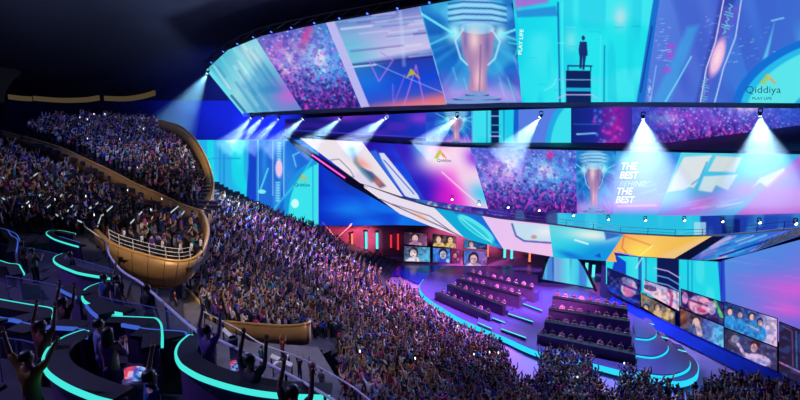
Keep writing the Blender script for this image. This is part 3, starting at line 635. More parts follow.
MB().slab(edge(T5, 319.5, 520, 3, -.3), edge(B5, 319.5, 520, 3, -.3), (0, 1, 0)).build('housing', M['housing'], lb2)
# slanted truss beam falling across the wall screens
bm = MB(); A_ = [pix(282, 134, 90), pix(350, 176, 88), pix(400, 206, 86)]; B_ = [pix(294, 146, 90), pix(348, 184, 88), pix(398, 212, 86)]
bm.slab(A_, B_, (0, 1, 0)); t = empty('slanted_beam'); tag(t, 'dark navy slanted beam with a magenta glow falling left of the swimmer picture', 'beam')
bm.build('beam_body', M['navy'], t)
MB().tube([pix(312, 155, 88.6), pix(345, 178, 87.4)], .16).build('light_strip', M['pinkled'], t)
# ------------------------------------------------------------------ rear stage wall, neon tubes, small player screens
wb = MB().slab([pix(225, 205, 97), pix(622, 205, 97)], [Vector((pix(225, 205, 97).x, 97, -.2)), Vector((pix(622, 205, 97).x, 97, -.2))], (0, .6, 0)).build('wall_back_stage', mat('plum_wall', (140, 80, 120), .6, noise=.3, scale=.3)); tag(wb, kind='structure')
def tube_light(px, y0, y1, D, m, label, r=.22, cat='light tube', grp='neon tubes on the rear stage wall'):
    p, q = pix(px, y0, D), pix(px, y1, D); q = Vector((p.x, p.y, q.z))
    t = empty('mounted_neon_tube', q); tag(t, label, cat, grp)
    MB().tube([q, p], r, 10).build('tube', m, t)
    for e in (p + Vector((0, 0, .1)), q - Vector((0, 0, .1))): MB().box(e, (r * 2.6, r * 2.6, .3)).build('end_cap', M['dark'], t)
for px, y0, y1, m, lb_ in ((323, 231, 243, 'orange', 'short orange neon tube left of the crossed truss'), (352, 233, 245, 'orange', 'short orange neon tube right of the crossed truss'), (366, 231, 249, 'teal', 'bright teal neon tube, left of the teal pair'), (377, 232, 249, 'teal', 'thinner teal neon tube, right of the teal pair'), (391, 234, 248, 'red', 'red neon tube between teal pair and player pictures'), (398, 233, 250, 'red', 'red neon tube beside the left player pictures'),
                          (488, 241, 257, 'orange', 'orange neon tube right of the player pictures'), (505, 246, 258, 'teal', 'teal neon tube left of the glowing arch'), (512, 247, 259, 'teal', 'second teal neon tube left of the glowing arch'), (530, 250, 262, 'orange', 'orange neon tube close to the arch foot'), (587, 262, 276, 'teal', 'teal neon tube just right of the arch'), (594, 264, 278, 'teal', 'rightmost teal neon tube behind the desks')):
    tube_light(px, y0, y1, 96.4 if px < 480 else 92.5 if px < 560 else 84, M[m], lb_, .26 if m == 'teal' else .2)
xt = empty('crossed_truss'); tag(xt, 'thin white crossed truss in front of the orange neon tubes', 'truss')
for a, b in (((322, 222), (352, 256)), ((352, 224), (318, 256))): MB().tube([pix(*a, 92), pix(*b, 92)], .1, 6).build('bar', M['white'], xt)
def picture(A, x0, y0, x1, y1, bg, seed, face=(235, 180, 165), shirt=(70, 120, 220), n=1):
    """a portrait-like game feed: people with hair, face and shirt on a soft background"""
    R = np.random.RandomState(seed); w = (x1 - x0) / n; h = y1 - y0
    A.grad((x0, y0), (x1, y1), [(0, bg[0]), (1, bg[1])])
    for k in range(n):
        cx = x0 + w * (k + .5 + R.uniform(-.1, .1)); cy = y0 + h * R.uniform(.36, .46); s = min(w, h) * .3
        cy += (cx - x0) * 0
        A.ell(cx, cy + s * 2.1, s * 1.7, s * 1.3, shirt, .95, 0, .15); A.ell(cx, cy - s * .15, s * 1.0, s * 1.15, (40, 25, 45), .95, 0, .2); A.ell(cx, cy + s * .15, s * .7, s * .9, face, .97, 0, .2)
        A.ell(cx - s * .3, cy, s * .13, s * .09, (40, 20, 40), .8); A.ell(cx + s * .3, cy, s * .13, s * .09, (40, 20, 40), .8); A.ell(cx, cy + s * .6, s * .25, s * .1, (190, 60, 90), .7)
        A.ell(cx + s * 1.1, cy + s * 1.5, s * .5, s * .4, face, .9, .5, .2)
def small_screen(px0, px1, yt0, yt1, yb0, yb1, D0, D1, paint, label, grp=None, name='player_screen'):
    T = [(px0, yt0, D0), (px1, yt1, D1)]; B = [(px0, yb0, D0), (px1, yb1, D1)]
    t = empty(name); tag(t, label, 'screen', grp)
    screen_panel('picture', t, T, B, (px0, px1), (px0, px1), lambda A: (paint(A), A.noise(2.0, 2.4, (30, 20, 60), .3, .5, 1), A.noise(2.6, 2.2, (250, 225, 250), .2, .6, 2)), step=.5)
    MB().slab(edge(T, px0 - .4, px1 + .4, 2, -.12), edge(B, px0 - .4, px1 + .4, 2, -.12), (0, .5, 0)).build('frame', M['housing'], t)
g_ = 'small player pictures at the left of the stage'
small_screen(404, 427, 232, 234, 244, 246, 92, 92, lambda A: picture(A, 404, 232, 427, 246, ((40, 25, 40), (150, 90, 140)), 1, (240, 190, 190), (210, 140, 200)), 'small player picture in pink jersey, upper left of the rear pictures', g_)
small_screen(433, 456, 234, 237, 246, 248, 92, 92, lambda A: picture(A, 433, 234, 456, 248, ((30, 25, 30), (120, 90, 60)), 2, (245, 200, 150), (235, 200, 120), 2), 'small picture of two players in yellow beside the upper left one', g_)
small_screen(404, 430, 246, 247.5, 261, 262, 92, 92, lambda A: picture(A, 402, 246, 424, 262, ((60, 60, 90), (90, 190, 235)), 3, (240, 220, 220), (230, 230, 240)), 'small picture of a player in white on a pale blue ground, lower left', g_)
small_screen(433, 450, 248, 249, 262, 263, 92, 92, lambda A: picture(A, 433, 248, 450, 263, ((50, 120, 230), (60, 140, 240)), 4, (200, 210, 240), (40, 70, 210)), 'small picture of a player in blue, lower middle', g_)
small_screen(451.5, 460, 249, 250, 262, 263, 92, 92, lambda A: picture(A, 451, 249, 460, 263, ((120, 40, 90), (160, 50, 120)), 5, (200, 120, 150), (120, 40, 110)), 'narrow crimson player picture beside the blue one', g_)
small_screen(464, 487, 240, 243, 248, 250, 91, 91, lambda A: picture(A, 462, 240, 478, 250, ((60, 150, 200), (30, 60, 120)), 6, (230, 200, 200), (210, 200, 220)), 'small pale picture tucked under the lower band screen', g_)
small_screen(464, 487, 250, 252, 266, 267, 91, 91, lambda A: picture(A, 464, 251, 487, 268, ((60, 130, 220), (170, 80, 170)), 7, (235, 190, 200), (235, 215, 230)), 'small picture of a player in a white hood', g_)
# glowing arch
ar = empty('stage_arch'); tag(ar, 'dark framed trapezoid arch glowing with teal curtains behind the right desk block', 'arch')
D = 76.4
P = [(541, 279), (546, 262), (551, 254), (558, 252), (573, 255), (579, 259), (586, 270), (596, 291)]
ap = catmull([pix(x, y, D) for x, y in P], 5)
MB().tube(ap, .22, 8).build('frame', M['dark'], ar)
Ta = [(542, 277, D + .2), (546, 263, D + .2), (551, 255, D + .2), (558, 253, D + .2), (573, 256, D + .2), (579, 260, D + .2), (586, 271, D + .2), (594, 287, D + .2)]
Ba = [(542, 279, D + .2), (594, 288, D + .2)]
def car(A):
    A.grad((542, 270), (594, 270), [(0, (90, 225, 235)), (.3, (120, 160, 225)), (.5, (90, 225, 235)), (.75, (60, 190, 235)), (1, (120, 235, 245))]); A.noise(3.5, 60, (60, 110, 210), .7, .5, 1, .2); A.line([(553, 254), (553, 280)], 1.5, (30, 60, 150), .7)
screen_panel('lit_curtain', ar, Ta, Ba, (542, 594), (542, 594), car)  # light on the curtain stripes is painted into a self-lit surface
# ------------------------------------------------------------------ right side wall
W0 = Vector((32.5, 72, 0)); W1 = Vector((41, 52, 0)); wd = (W1 - W0).normalized(); wn = Vector((wd.y, -wd.x, 0))   # wn points to +x side or stage
if wn.x > 0: wn = -wn
def wallD(px, py, off=0.0):
    r = ray(px, py); a = W0 + wn * off
    # solve EYE.xy + r.xy*t = a + wd*s
    det = r.x * (-wd.y) - r.y * (-wd.x); t = (a.x * (-wd.y) - a.y * (-wd.x)) / det
    return r.y * t
xw = lambda y: W0.x + (y - W0.y) * wd.x / wd.y
wt = [(603, 250), (660, 262), (721, 262), (760, 250), (800, 240), (850, 228)]
wp = [pix(x, y, wallD(x, y)) for x, y in wt]
wr = MB().slab(wp, [Vector((p.x, p.y, -.2)) for p in wp], -wn * .6).build('wall_right', M['wall']); tag(wr, kind='structure')
def wall_screen(px0, px1, yt0, yt1, yb0, yb1, paint, label, grp=None, off=.15, name='player_screen', step=.6):
    xs = np.linspace(px0, px1, 7)
    yT = [yt0 + (yt1 - yt0) * (x - px0) / (px1 - px0) for x in xs]; yB = [yb0 + (yb1 - yb0) * (x - px0) / (px1 - px0) for x in xs]
    T = [(x, y, wallD(x, y, off)) for x, y in zip(xs, yT)]; B = [(x, y, wallD(x, y, off)) for x, y in zip(xs, yB)]
    t = empty(name); tag(t, label, 'screen', grp)
    screen_panel('picture', t, T, B, (px0, px1), (px0, px1), (lambda A: (paint(A), A.noise(2.4, 3.0, (30, 20, 70), .3, .5, 1), A.noise(3.2, 2.6, (250, 225, 250), .18 if px0 < 778 else 0, .62, 2), A.noise(7, 3, (60, 110, 210), .3, .55, 0, .2, .4))) if name == 'player_screen' else paint, step=step)
    MB().slab([pix(q[0], q[1] - .5, q[2]) - wn * .05 for q in T], [pix(q[0], q[1] + .6, q[2]) - wn * .05 for q in B], -wn * .1).build('frame', M['housing'], t)
def rc(A):
    A.fill((35, 215, 232)); A.noise(10, 30, (110, 235, 245), .4, .5, 1); A.line([(640, 250), (640, 290)], 3.5, (20, 90, 190), .85); A.line([(646, 250), (646, 300)], 1.5, (20, 120, 200), .8)
    A.poly([(657, 250), (679, 250), (679, 320), (657, 320)], (14, 20, 80), .97, 1)
    for k in range(3): A.line([(655, 268 + 7 * k), (668, 271 + 7 * k), (680, 278 + 7 * k)], 1.2, (110, 170, 250) if k else (200, 180, 250), .9)
    A.line([(688, 250), (688, 305)], 1.3, (20, 110, 190), .8); A.line([(692, 250), (692, 305)], 1, (20, 120, 200), .7); A.line([(636, 268), (642, 258)], 1.2, (190, 250, 250), .8); A.poly([(616, 255), (626, 262), (626, 280), (612, 270)], (20, 60, 200), .95); A.line([(719, 250), (724, 320)], 4, (30, 70, 210), .9)
wall_screen(606, 721, 255, 262, 284, 318, rc, 'cyan side wall screen with a dark doorway picture under the yellow wedge', off=.05, name='wall_screen')
def rl(A):
    A.grad((730, 240), (800, 330), [(0, (70, 150, 230)), (.4, (90, 130, 225)), (.7, (140, 110, 220)), (1, (110, 100, 215))]); A.blob(800, 290, 50, 12, (215, 90, 215), .8, .15); A.blob(790, 310, 20, 7, (235, 90, 210), .7, .2)
    A.streaks(24, (722, 250, 800, 330), (10, 1.6), 14, 40, 1.3, [(190, 120, 230), (70, 160, 235), (120, 110, 225)], .4, 3); A.line([(722, 240), (724, 320)], 4, (35, 60, 200), .9)
wall_screen(721.5, 840, 261, 229, 318, 367, rl, 'large lilac and pink side wall screen at the right frame edge', off=.07, name='wall_screen', step=.9)
gp = 'player pictures on the right side wall'
def f1(A): 
    A.fill((20, 25, 95)); A.blob(613, 291, 6, 5, (40, 70, 230), .9); A.ell(629, 288, 8, 9, (210, 190, 220), .95); A.ell(629, 291, 5.5, 6.5, (245, 110, 160), .9); A.line([(622, 284), (636, 290)], 2.5, (60, 40, 160), .9); A.ell(627, 281, 6, 3, (150, 140, 190), .8, .5); A.ell(631, 301, 7, 4, (30, 40, 190), .9)
wall_screen(607, 640, 268, 281, 290, 308, f1, 'side wall picture of a face with a pink glow on navy, farthest along', gp, .4)
def f2(A): A.fill((235, 195, 225)); A.poly([(645, 288), (668, 286), (668, 306), (652, 296)], (245, 205, 225), 1, 2); A.line([(668, 288), (672, 296), (670, 310)], 3, (190, 40, 110), .8); A.line([(674, 288), (676, 300)], 2, (230, 225, 240), .8); A.ell(650, 288, 7, 3, (40, 30, 90), .7, .3)
wall_screen(644, 679, 280, 292, 292, 311, f2, 'side wall picture in pale pink with a crimson braid', gp, .35)
def f3(A): picture(A, 641, 297, 675, 322, ((150, 130, 100), (90, 80, 70)), 12, (240, 195, 150), (225, 190, 130), 3)
wall_screen(641, 675, 293, 312, 306, 327, f3, 'side wall picture of three people in warm cream light', gp, .4)
def f4(A): 
    A.fill((50, 25, 90)); A.ell(700, 305, 12, 9, (240, 170, 200), .97, .3); A.line([(690, 300), (708, 306)], 2.2, (120, 40, 110), .9); A.ell(701, 310, 5, 2, (230, 60, 120), .9, .3); A.ell(712, 308, 4, 7, (235, 190, 225), .9); A.ell(685, 298, 3, 6, (230, 150, 220), .9); A.poly([(713, 299), (716, 300), (724, 318), (720, 318)], (70, 210, 110), .95)
wall_screen(680.5, 723.5, 289, 303, 307, 325, f4, 'side wall picture of a close-up pink face with a green stripe', gp, .4)
def f5(A):
    A.grad((680, 315), (724, 335), [(0, (90, 50, 30)), (.4, (60, 60, 100)), (.55, (80, 100, 190)), (1, (110, 190, 240))]); A.blob(684, 316, 5, 5, (190, 90, 30), .9); A.ell(695, 319, 5, 6, (50, 35, 50), .95); A.ell(696, 323, 3.6, 5, (240, 190, 180), .95); A.ell(697, 331, 8, 8, (70, 80, 130), .95); A.poly([(694, 322), (700, 322), (703, 336), (698, 338)], (235, 190, 190), .9); A.poly([(715, 320), (724, 322), (724, 350), (712, 345)], (90, 190, 245), .8, 2)
wall_screen(680.5, 723.5, 308.5, 326.5, 329, 352, f5, 'side wall picture of a player covering their face with a hand', gp, .4)
def f6(A):
    A.grad((725, 310), (777, 340), [(0, (30, 60, 130)), (.5, (60, 90, 170)), (.75, (220, 200, 235)), (1, (230, 190, 225))])
    for x, y in ((730, 311), (740, 314), (752, 316), (760, 322)):
        A.ell(x, y, 3.3, 4.2, (45, 35, 60), .95); A.ell(x, y + 1.2, 2.3, 3.2, (240, 190, 175), .95); A.ell(x, y + 13, 6.4, 9, (40, 150, 225), .97)
    A.line([(748, 325), (758, 330)], 2, (235, 190, 180), .8)
wall_screen(724.5, 777, 302, 319, 327, 347, f6, 'side wall picture of players in bright blue shirts', gp, .4)
def f7(A):
    A.grad((725, 335), (777, 360), [(0, (50, 50, 80)), (.6, (70, 60, 110)), (1, (60, 50, 90))]); A.ell(735, 339, 4, 4, (150, 140, 160), .9); A.ell(755, 346, 5, 6, (70, 30, 40), .95); A.ell(754, 348, 3.4, 4.4, (235, 170, 160), .95); A.ell(758, 360, 13, 6, (205, 175, 225), .95, .2); A.line([(738, 344), (744, 354), (758, 357)], 3, (215, 185, 225), .95); A.line([(728, 352), (770, 366)], 1.5, (160, 170, 230), .8)
wall_screen(724.5, 777, 328.5, 348.5, 350, 371, f7, 'side wall picture of a player in a pale hoodie leaning over', gp, .4)
def f8(A): A.fill((42, 32, 62)); A.line([(782, 326), (792, 331), (793, 366)], 1.2, (110, 80, 130), .8); A.line([(779, 362), (800, 372)], 1.6, (230, 130, 190), .8); A.line([(796, 332), (797, 370)], 1.4, (60, 130, 220), .7)
wall_screen(779, 850, 322, 350, 372, 420, f8, 'dark side wall screen with thin pink outlines at the right edge', gp, .4)
# blue glossy skirt below the pictures
xs = np.linspace(612, 850, 14)
sa = [pix(x, 294 + (x - 606) * .46, wallD(x, 294 + (x - 606) * .46, .5)) for x in xs]
sk = MB().slab(sa, [Vector((p.x, p.y, .02)) + wn * (1.2 + 2.6 * i / 13) for i, p in enumerate(sa)], -wn * .3)
sk.build('wall_skirt', mat('cobalt_panel', (18, 44, 170), .85, noise=.2, scale=.2, spec=.08)); tag(bpy.data.objects['wall_skirt'], kind='structure')
bpy.data.objects['wall_skirt'].name = 'trim_1'
# ------------------------------------------------------------------ building shell
MB().box((0, 40, -.6), (260, 300, .8)).build('floor', M['floor']); tag(bpy.data.objects['floor'], kind='structure')
cy_ = [(-25, 66), (20, 62), (60, 57), (95, 47), (118, 38), (128, 33)]
cm = MB(); cm.slab([Vector((-120, y, z)) for y, z in cy_], [Vector((120, y, z)) for y, z in cy_], (0, 0, 1)); cm.build('ceiling', M['ceil']); tag(bpy.data.objects['ceiling'], kind='structure')
MB().box((0, 129, 18), (240, 1, 60)).build('wall_back', M['wall']); tag(bpy.data.objects['wall_back'], kind='structure')
MB().box((-110, 50, 30), (1, 160, 80)).build('wall_left', M['wall']); tag(bpy.data.objects['wall_left'], kind='structure')
MB().box((110, 50, 30), (1, 160, 80)).build('wall_far_right', M['wall']); tag(bpy.data.objects['wall_far_right'], kind='structure')
MB().box((0, -24, 30), (240, 1, 80)).build('wall_front', M['wall']); tag(bpy.data.objects['wall_front'], kind='structure')
# cove lights in the far ceiling, left
for (a, lab) in ((((8, 97), (20, 98.5), (30, 99)), 'short dim golden cove light at the far left of the dark ceiling'), (((33, 98.5), (60, 100.5), (84, 100), (98, 98)), 'middle dim golden cove light on the dark ceiling'), (((104, 98.5), (125, 99), (142, 96.5), (154, 93)), 'brighter curved golden cove light nearest the blue haze')):
    t = empty('cove_light'); tag(t, lab, 'ceiling light', 'golden cove lights')
    pts = catmull([pix(x, y, 104) for x, y in a], 6)
    MB().slab([p + Vector((0, 0, .55)) for p in pts], [p - Vector((0, 0, .45)) for p in pts], (0, .6, 0)).build('glowing_strip', M['cove'], t)
    MB().slab([p + Vector((0, .3, 1.5)) for p in pts], [p + Vector((0, .3, .6)) for p in pts], (0, 1.5, 0)).build('housing', M['dark'], t)
# dark balcony soffit at the left frame edge
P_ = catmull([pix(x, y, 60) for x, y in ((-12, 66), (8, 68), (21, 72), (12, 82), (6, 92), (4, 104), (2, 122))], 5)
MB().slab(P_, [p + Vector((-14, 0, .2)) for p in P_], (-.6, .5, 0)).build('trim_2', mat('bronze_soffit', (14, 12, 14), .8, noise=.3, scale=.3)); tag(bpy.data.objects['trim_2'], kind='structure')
# ------------------------------------------------------------------ stage
def zp(pts, z): return [pixz(x, y, z) for x, y in pts]
SP = [(424, 279), (420, 285), (421, 291), (429, 299), (446, 310), (462, 319), (490, 331), (507, 338), (522, 345), (543, 353), (566, 358), (592, 363), (635, 374), (662, 379), (680, 381), (693, 377), (698, 370), (696, 361), (686, 352), (670, 340), (645, 322), (618, 306), (592, 292), (570, 284), (540, 276), (500, 268), (460, 266), (436, 270)]
ST = .8
stg = empty('stage'); tag(stg, 'large rounded purple stage platform with a glowing cyan rim', 'stage')
so_ = catmull(zp(SP + SP[:1], ST), 3)[:-1]
MB().prism([(p.x, p.y) for p in so_], 0, ST).build('deck', M['stage'], stg)
rimp = catmull(zp(SP[:19], ST), 4)
MB().slab([Vector((p.x, p.y, ST - .02)) for p in rimp], [Vector((p.x, p.y, .12)) for p in rimp], [Vector(((p - Vector((24, 78, ST))).xy.normalized().x * .12, (p - Vector((24, 78, ST))).xy.normalized().y * .12, 0)) for p in rimp]).build('rim_light', M['rim'], stg)
MB().prism([(p.x, p.y) for p in [pixz(x, y, 0.02) for x, y in ((340, 266), (520, 266), (470, 272), (430, 275), (418, 284), (400, 276), (345, 275))]], .0, .06).build('floor_stage_apron', mat('blue_gloss_floor', (30, 45, 190), .2)); tag(bpy.data.objects['floor_stage_apron'], kind='structure')
# rounded side platforms with glowing rims
def lobe(pts, z0, z1, lab):
    t = empty('stage_platform'); tag(t, lab, 'stage platform', 'rounded stepped platforms')
    c = catmull(zp(pts + pts[:1], z1), 4)[:-1]
    MB().prism([(p.x, p.y) for p in c], z0, z1).build('deck', M['stage'], t)
    n = len(pts); e = catmull(zp(pts[:n - 2], z1), 5); cen = sum(c, Vector()) / len(c)
    MB().slab([Vector((p.x, p.y, z1 - .12)) for p in e], [Vector((p.x, p.y, z1 - .5)) for p in e], [Vector(((p - cen).xy.normalized().x * .1, (p - cen).xy.normalized().y * .1, 0)) for p in e]).build('rim_light', M['rim'], t)
lobe([(636, 337), (648, 338), (655, 335), (656, 330), (648, 322), (634, 318)], ST, ST + 1.0, 'smallest rounded platform beside the right desk block, topmost')
lobe([(636, 354), (652, 356), (663, 353), (668, 347), (664, 339), (652, 332), (634, 334)], ST, ST + .7, 'middle rounded platform with a cyan rim beside the right desk block')
lobe([(638, 370), (655, 374), (672, 374), (686, 369), (690, 362), (684, 353), (668, 344), (638, 350)], ST, ST + .4, 'largest and lowest rounded platform nearest the front crowd')
for i, (x0, y0, x1, y1) in enumerate(((508, 313, 533, 321), (501, 328, 526, 337), (523, 303, 542, 310), (492, 317, 505, 322), (478, 322, 492, 328), (646, 322, 654, 324), (661, 336, 668, 338), (678, 349, 686, 351))):
    A0, A1 = pixz(x0, y0, ST + .5), pixz(x1, y1, ST + .5)
    t = empty('lit_step'); tag(t, ['teal lit step low between the two desk blocks', 'teal lit step nearest the crowd between the desk blocks', 'teal lit step highest between the desk blocks', 'teal lit step at the end of the lower left desk row', 'teal lit step under the lowest left desk row', 'small lit step above the smallest rounded platform', 'small lit step above the middle rounded platform', 'small lit step above the largest rounded platform'][i], 'step', 'lit steps on the stage')
    MB().slab([A0, A1], [A0 - Vector((0, 0, .45)), A1 - Vector((0, 0, .45))], (.3, 1.6, 0)).build('tread', M['stage'], t)
    MB().slab([A0 + Vector((-.02, -.08, .0)), A1 + Vector((0, -.08, .0))], [A0 + Vector((0, -.08, -.14)), A1 + Vector((0, -.08, -.14))], (0, .06, 0)).build('light_strip', M['teal'], t)
# ------------------------------------------------------------------ people
SK = [(205, 160, 135), (150, 105, 80), (225, 180, 155), (110, 76, 58), (190, 140, 112)]
M['skin'] = tint_mat('skin', .6, ramp=SK); M['hair'] = tint_mat('hair', .6, ramp=[(22, 18, 22), (40, 26, 20), (18, 16, 18), (75, 50, 30), (28, 24, 28)])
M['shirt'] = tint_mat('garment_top', .85); M['trousers'] = tint_mat('garment_trousers', .85, ramp=[(30, 36, 60), (24, 24, 30), (50, 60, 100), (60, 52, 50), (36, 36, 44)])
M['shoe'] = mat('shoe_leather', (40, 38, 42), .5)
ARMS = {'both arms raised': (((.30, .04, 1.62), (.27, .12, 1.92), (.27, .14, 2.02)),) * 2,
        'arms spread in a wide V': (((.42, .02, 1.62), (.55, .06, 1.88), (.60, .08, 1.97)),) * 2,
        'one arm raised': (((.28, .04, 1.64), (.24, .10, 1.93), (.24, .12, 2.03)), ((.25, .0, 1.16), (.24, .1, .93), (.23, .13, .83))),
        'hands clapping at the chest': (((.27, .10, 1.15), (.08, .32, 1.26), (.03, .38, 1.32)),) * 2,
        'arms at the sides': (((.24, -.02, 1.16), (.25, .06, .91), (.25, .09, .81)),) * 2,
        'hands before the face': (((.24, .18, 1.36), (.1, .38, 1.58), (.07, .42, 1.66)),) * 2}
def bake(verts, edges, rad, roots, sub):
    me = bpy.data.meshes.new('b'); me.from_pydata([tuple(v) for v in verts], edges, []); o = bpy.data.objects.new('b', me); COL.objects.link(o)
    s = o.modifiers.new('s', 'SKIN'); s.use_smooth_shade = True; s.branch_smoothing = .3
    sv = me.skin_vertices[0].data
    for i, r in enumerate(rad): sv[i].radius = r if isinstance(r, tuple) else (r, r); sv[i].use_root = i in roots
    if sub: u = o.modifiers.new('u', 'SUBSURF'); u.levels = sub; u.render_levels = sub
    dg = bpy.context.evaluated_depsgraph_get(); out = bpy.data.meshes.new_from_object(o.evaluated_get(dg))
    bpy.data.objects.remove(o); bpy.data.meshes.remove(me); return out
def skeleton(pose, hands=False, sit=False, fat=1.0):
    V = []; E = []; R = []; K = []
    def n(p, r, par=None, k='shirt'):
        V.append(Vector(p)); R.append(r); K.append(k)
        if par is not None: E.append((par, len(V) - 1))
        return len(V) - 1
    dz = -.44 if sit else 0
    Z = lambda z: z + dz
    pel = n((0, 0, Z(.95)), .135 * fat, None, 'trousers'); wa = n((0, 0, Z(1.10)), .12 * fat, pel); ch = n((0, 0, Z(1.32)), .145 * fat, wa); nb = n((0, 0, Z(1.45)), .085, ch); nk = n((0, .01, Z(1.52)), .052, nb, 'skin'); hd = n((0, .025, Z(1.61)), .088, nk, 'skin'); ht = n((0, .015, Z(1.70)), .082, hd, 'hair')
    wr_ = []
    for si, sd in enumerate((-1, 1)):
        a = ARMS[pose][si if len(ARMS[pose]) > 1 else 0]
        el, wr, ha = [Vector((q[0] * sd, q[1], Z(q[2]))) for q in a]
        sh = n((sd * .175, 0, Z(1.41)), .066 * fat, ch, 'shirt'); e = n(el, .045, sh, 'shirt'); w = n(wr, .031, e, 'skin'); h = n(ha, (.045, .028) if hands else .038, w, 'skin'); wr_.append((w, h, el, wr, ha, sd))
        if sit: hp = n((sd * .1, .0, Z(.90)), .09, pel, 'trousers'); kn = n((sd * .13, .44, Z(.92)), .07, hp, 'trousers'); an = n((sd * .13, .46, .10), .045, kn, 'trousers'); n((sd * .13, .62, .05), .04, an, 'shoe')
        else: hp = n((sd * .095, 0, .86), .092 * fat, pel, 'trousers'); kn = n((sd * .11, .03, .49), .062, hp, 'trousers'); an = n((sd * .12, -.01, .09), .043, kn, 'trousers'); n((sd * .13, .13, .045), .042, an, 'shoe')
    return V, E, R, K, wr_
def paint_mesh(me, V, E, K, slots, names):
    segs = [(V[a], V[b], K[b]) for a, b in E]; me.materials.clear()
    for s in slots: me.materials.append(s)
    for p in me.polygons:
        c = p.center; best = 1e9; kk = 'shirt'
        for a, b, k in segs:
            d = b - a; t = max(0, min(1, (c - a).dot(d) / (d.length_squared + 1e-9))); q = (c - a - d * t).length
            if q < best: best = q; kk = k
        if kk == 'skin' and 'hair' in names and False: pass
        p.material_index = names.index(kk) if kk in names else 0
SL = [M['shirt'], M['skin'], M['hair'], M['trousers'], M['shoe']]; SN = ['shirt', 'skin', 'hair', 'trousers', 'shoe']
PROTO = {}
for i, pose in enumerate(ARMS):
    V, E, R, K, _ = skeleton(pose)
    me = bake(V, E, R, [0], 1); paint_mesh(me, V, E, K, SL, SN); me.name = 'person'
    lo = bake(V, E, R, [0], 0); paint_mesh(lo, V, E, K, SL, SN)
    PROTO[pose] = (me, lo)
V, E, R, K, _ = skeleton('hands clapping at the chest', sit=True); SEAT = bake(V, E, R, [0], 1); paint_mesh(SEAT, V, E, K, SL, SN); SEAT.name = 'person'
POSES = list(ARMS)
SHIRTS = [('white', (215, 215, 225)), ('navy', (34, 44, 96)), ('royal blue', (40, 70, 190)), ('sky blue', (110, 160, 215)), ('black', (26, 26, 32)), ('grey', (120, 120, 132)), ('purple', (100, 60, 150)), ('magenta', (190, 60, 150)), ('pink', (225, 140, 180)), ('teal', (40, 130, 140)), ('tan', (170, 130, 95)), ('maroon', (110, 36, 50)), ('lilac', (165, 145, 205))]
SW = np.array([12, 14, 9, 8, 10, 10, 7, 4, 4, 5, 4, 4, 6], float); SW /= SW.sum()
def person(pos, rz, pose, shirt, label, group=None, s=1.0, me=None):
    o = bpy.data.objects.new('person', me or PROTO[pose][0]); COL.objects.link(o)
    o.location = pos; o.rotation_euler = (0, 0, rz); o.scale = (s, s, s)
    o.color = (*[float(v) for v in lin(shirt)], 1); tag(o, label, 'person', group); return o
# ------------------------------------------------------------------ desk rows with seated players
TEAMS = [('left', 'back', (468, 269), (534, 285), 9, 1.5), ('left', 'second', (458, 275), (521, 292), 9, 1.05), ('left', 'third', (449, 281), (505, 302), 9, .6), ('left', 'front', (437, 289), (489, 311), 8, .15),
         ('right', 'back', (553, 293), (628, 305), 9, 1.5), ('right', 'second', (549, 305), (630, 317), 9, 1.05), ('right', 'third', (545, 317), (632, 332), 10, .6), ('right', 'front', (538, 330), (636, 350), 10, .15)]
for blk, rw, a, b, n, up in TEAMS:
    zt = ST + up + .95; A0, A1 = pixz(a[0], a[1] + 3, zt), pixz(b[0], b[1] + 3, zt)
    d = (A1 - A0); d.z = 0; L = d.length; d.normalize(); nrm = Vector((d.y, -d.x, 0))   # towards the camera
    if nrm.y > 0: nrm = -nrm
    yaw = math.atan2(nrm.y, nrm.x) - math.pi / 2
    t = empty('player_desk'); tag(t, 'long dark purple desk with a tall front, %s row of the %s block on stage' % (rw, blk), 'desk', 'player desks on the stage')
    fr = MB().slab([A0 + nrm * .45 - Vector((0, 0, .06)), A1 + nrm * .45 - Vector((0, 0, .06))], [Vector((A0.x, A0.y, ST)) + nrm * .45, Vector((A1.x, A1.y, ST)) + nrm * .45], -nrm * .12); fr.build('front_panel', M['desk'], t)
    MB().slab([A0 + nrm * .55, A1 + nrm * .55], [A0 - nrm * .3, A1 - nrm * .3], (0, 0, -.06)).build('desktop', M['dark'], t)
    for P__ in (A0, A1):
        MB().slab([P__ + nrm * .33 - Vector((0, 0, .06)), P__ - nrm * .3 - Vector((0, 0, .06))], [Vector((P__.x, P__.y, ST)) + nrm * .33, Vector((P__.x, P__.y, ST)) - nrm * .3], d * .08 * (1 if P__ is A0 else -1)).build('side_panel', M['desk'], t)
    MB().slab([A0 - nrm * .34 + Vector((0, 0, -.95)), A1 - nrm * .34 + Vector((0, 0, -.95))], [Vector((A0.x, A0.y, ST)) - nrm * .34, Vector((A1.x, A1.y, ST)) - nrm * .34], -nrm * 1.5).build('riser', M['stage'], t)
    for k in range(n):
        q = A0 + d * (L * (k + .5) / n) - nrm * .62; q.z = ST + up
        c = [(120, 60, 130), (150, 80, 150), (60, 40, 110), (200, 120, 170)][(k + len(rw)) % 4]
        cn = ['plum', 'mauve', 'indigo', 'rose'][(k + len(rw)) % 4]
        person(q, yaw, 'hands clapping at the chest', c, 'seated player in a %s jersey at the %s desk row, %s block' % (cn, rw, blk), 'seated players, %s jerseys, %s row of the %s block' % (cn, rw, blk), 1.28, SEAT)
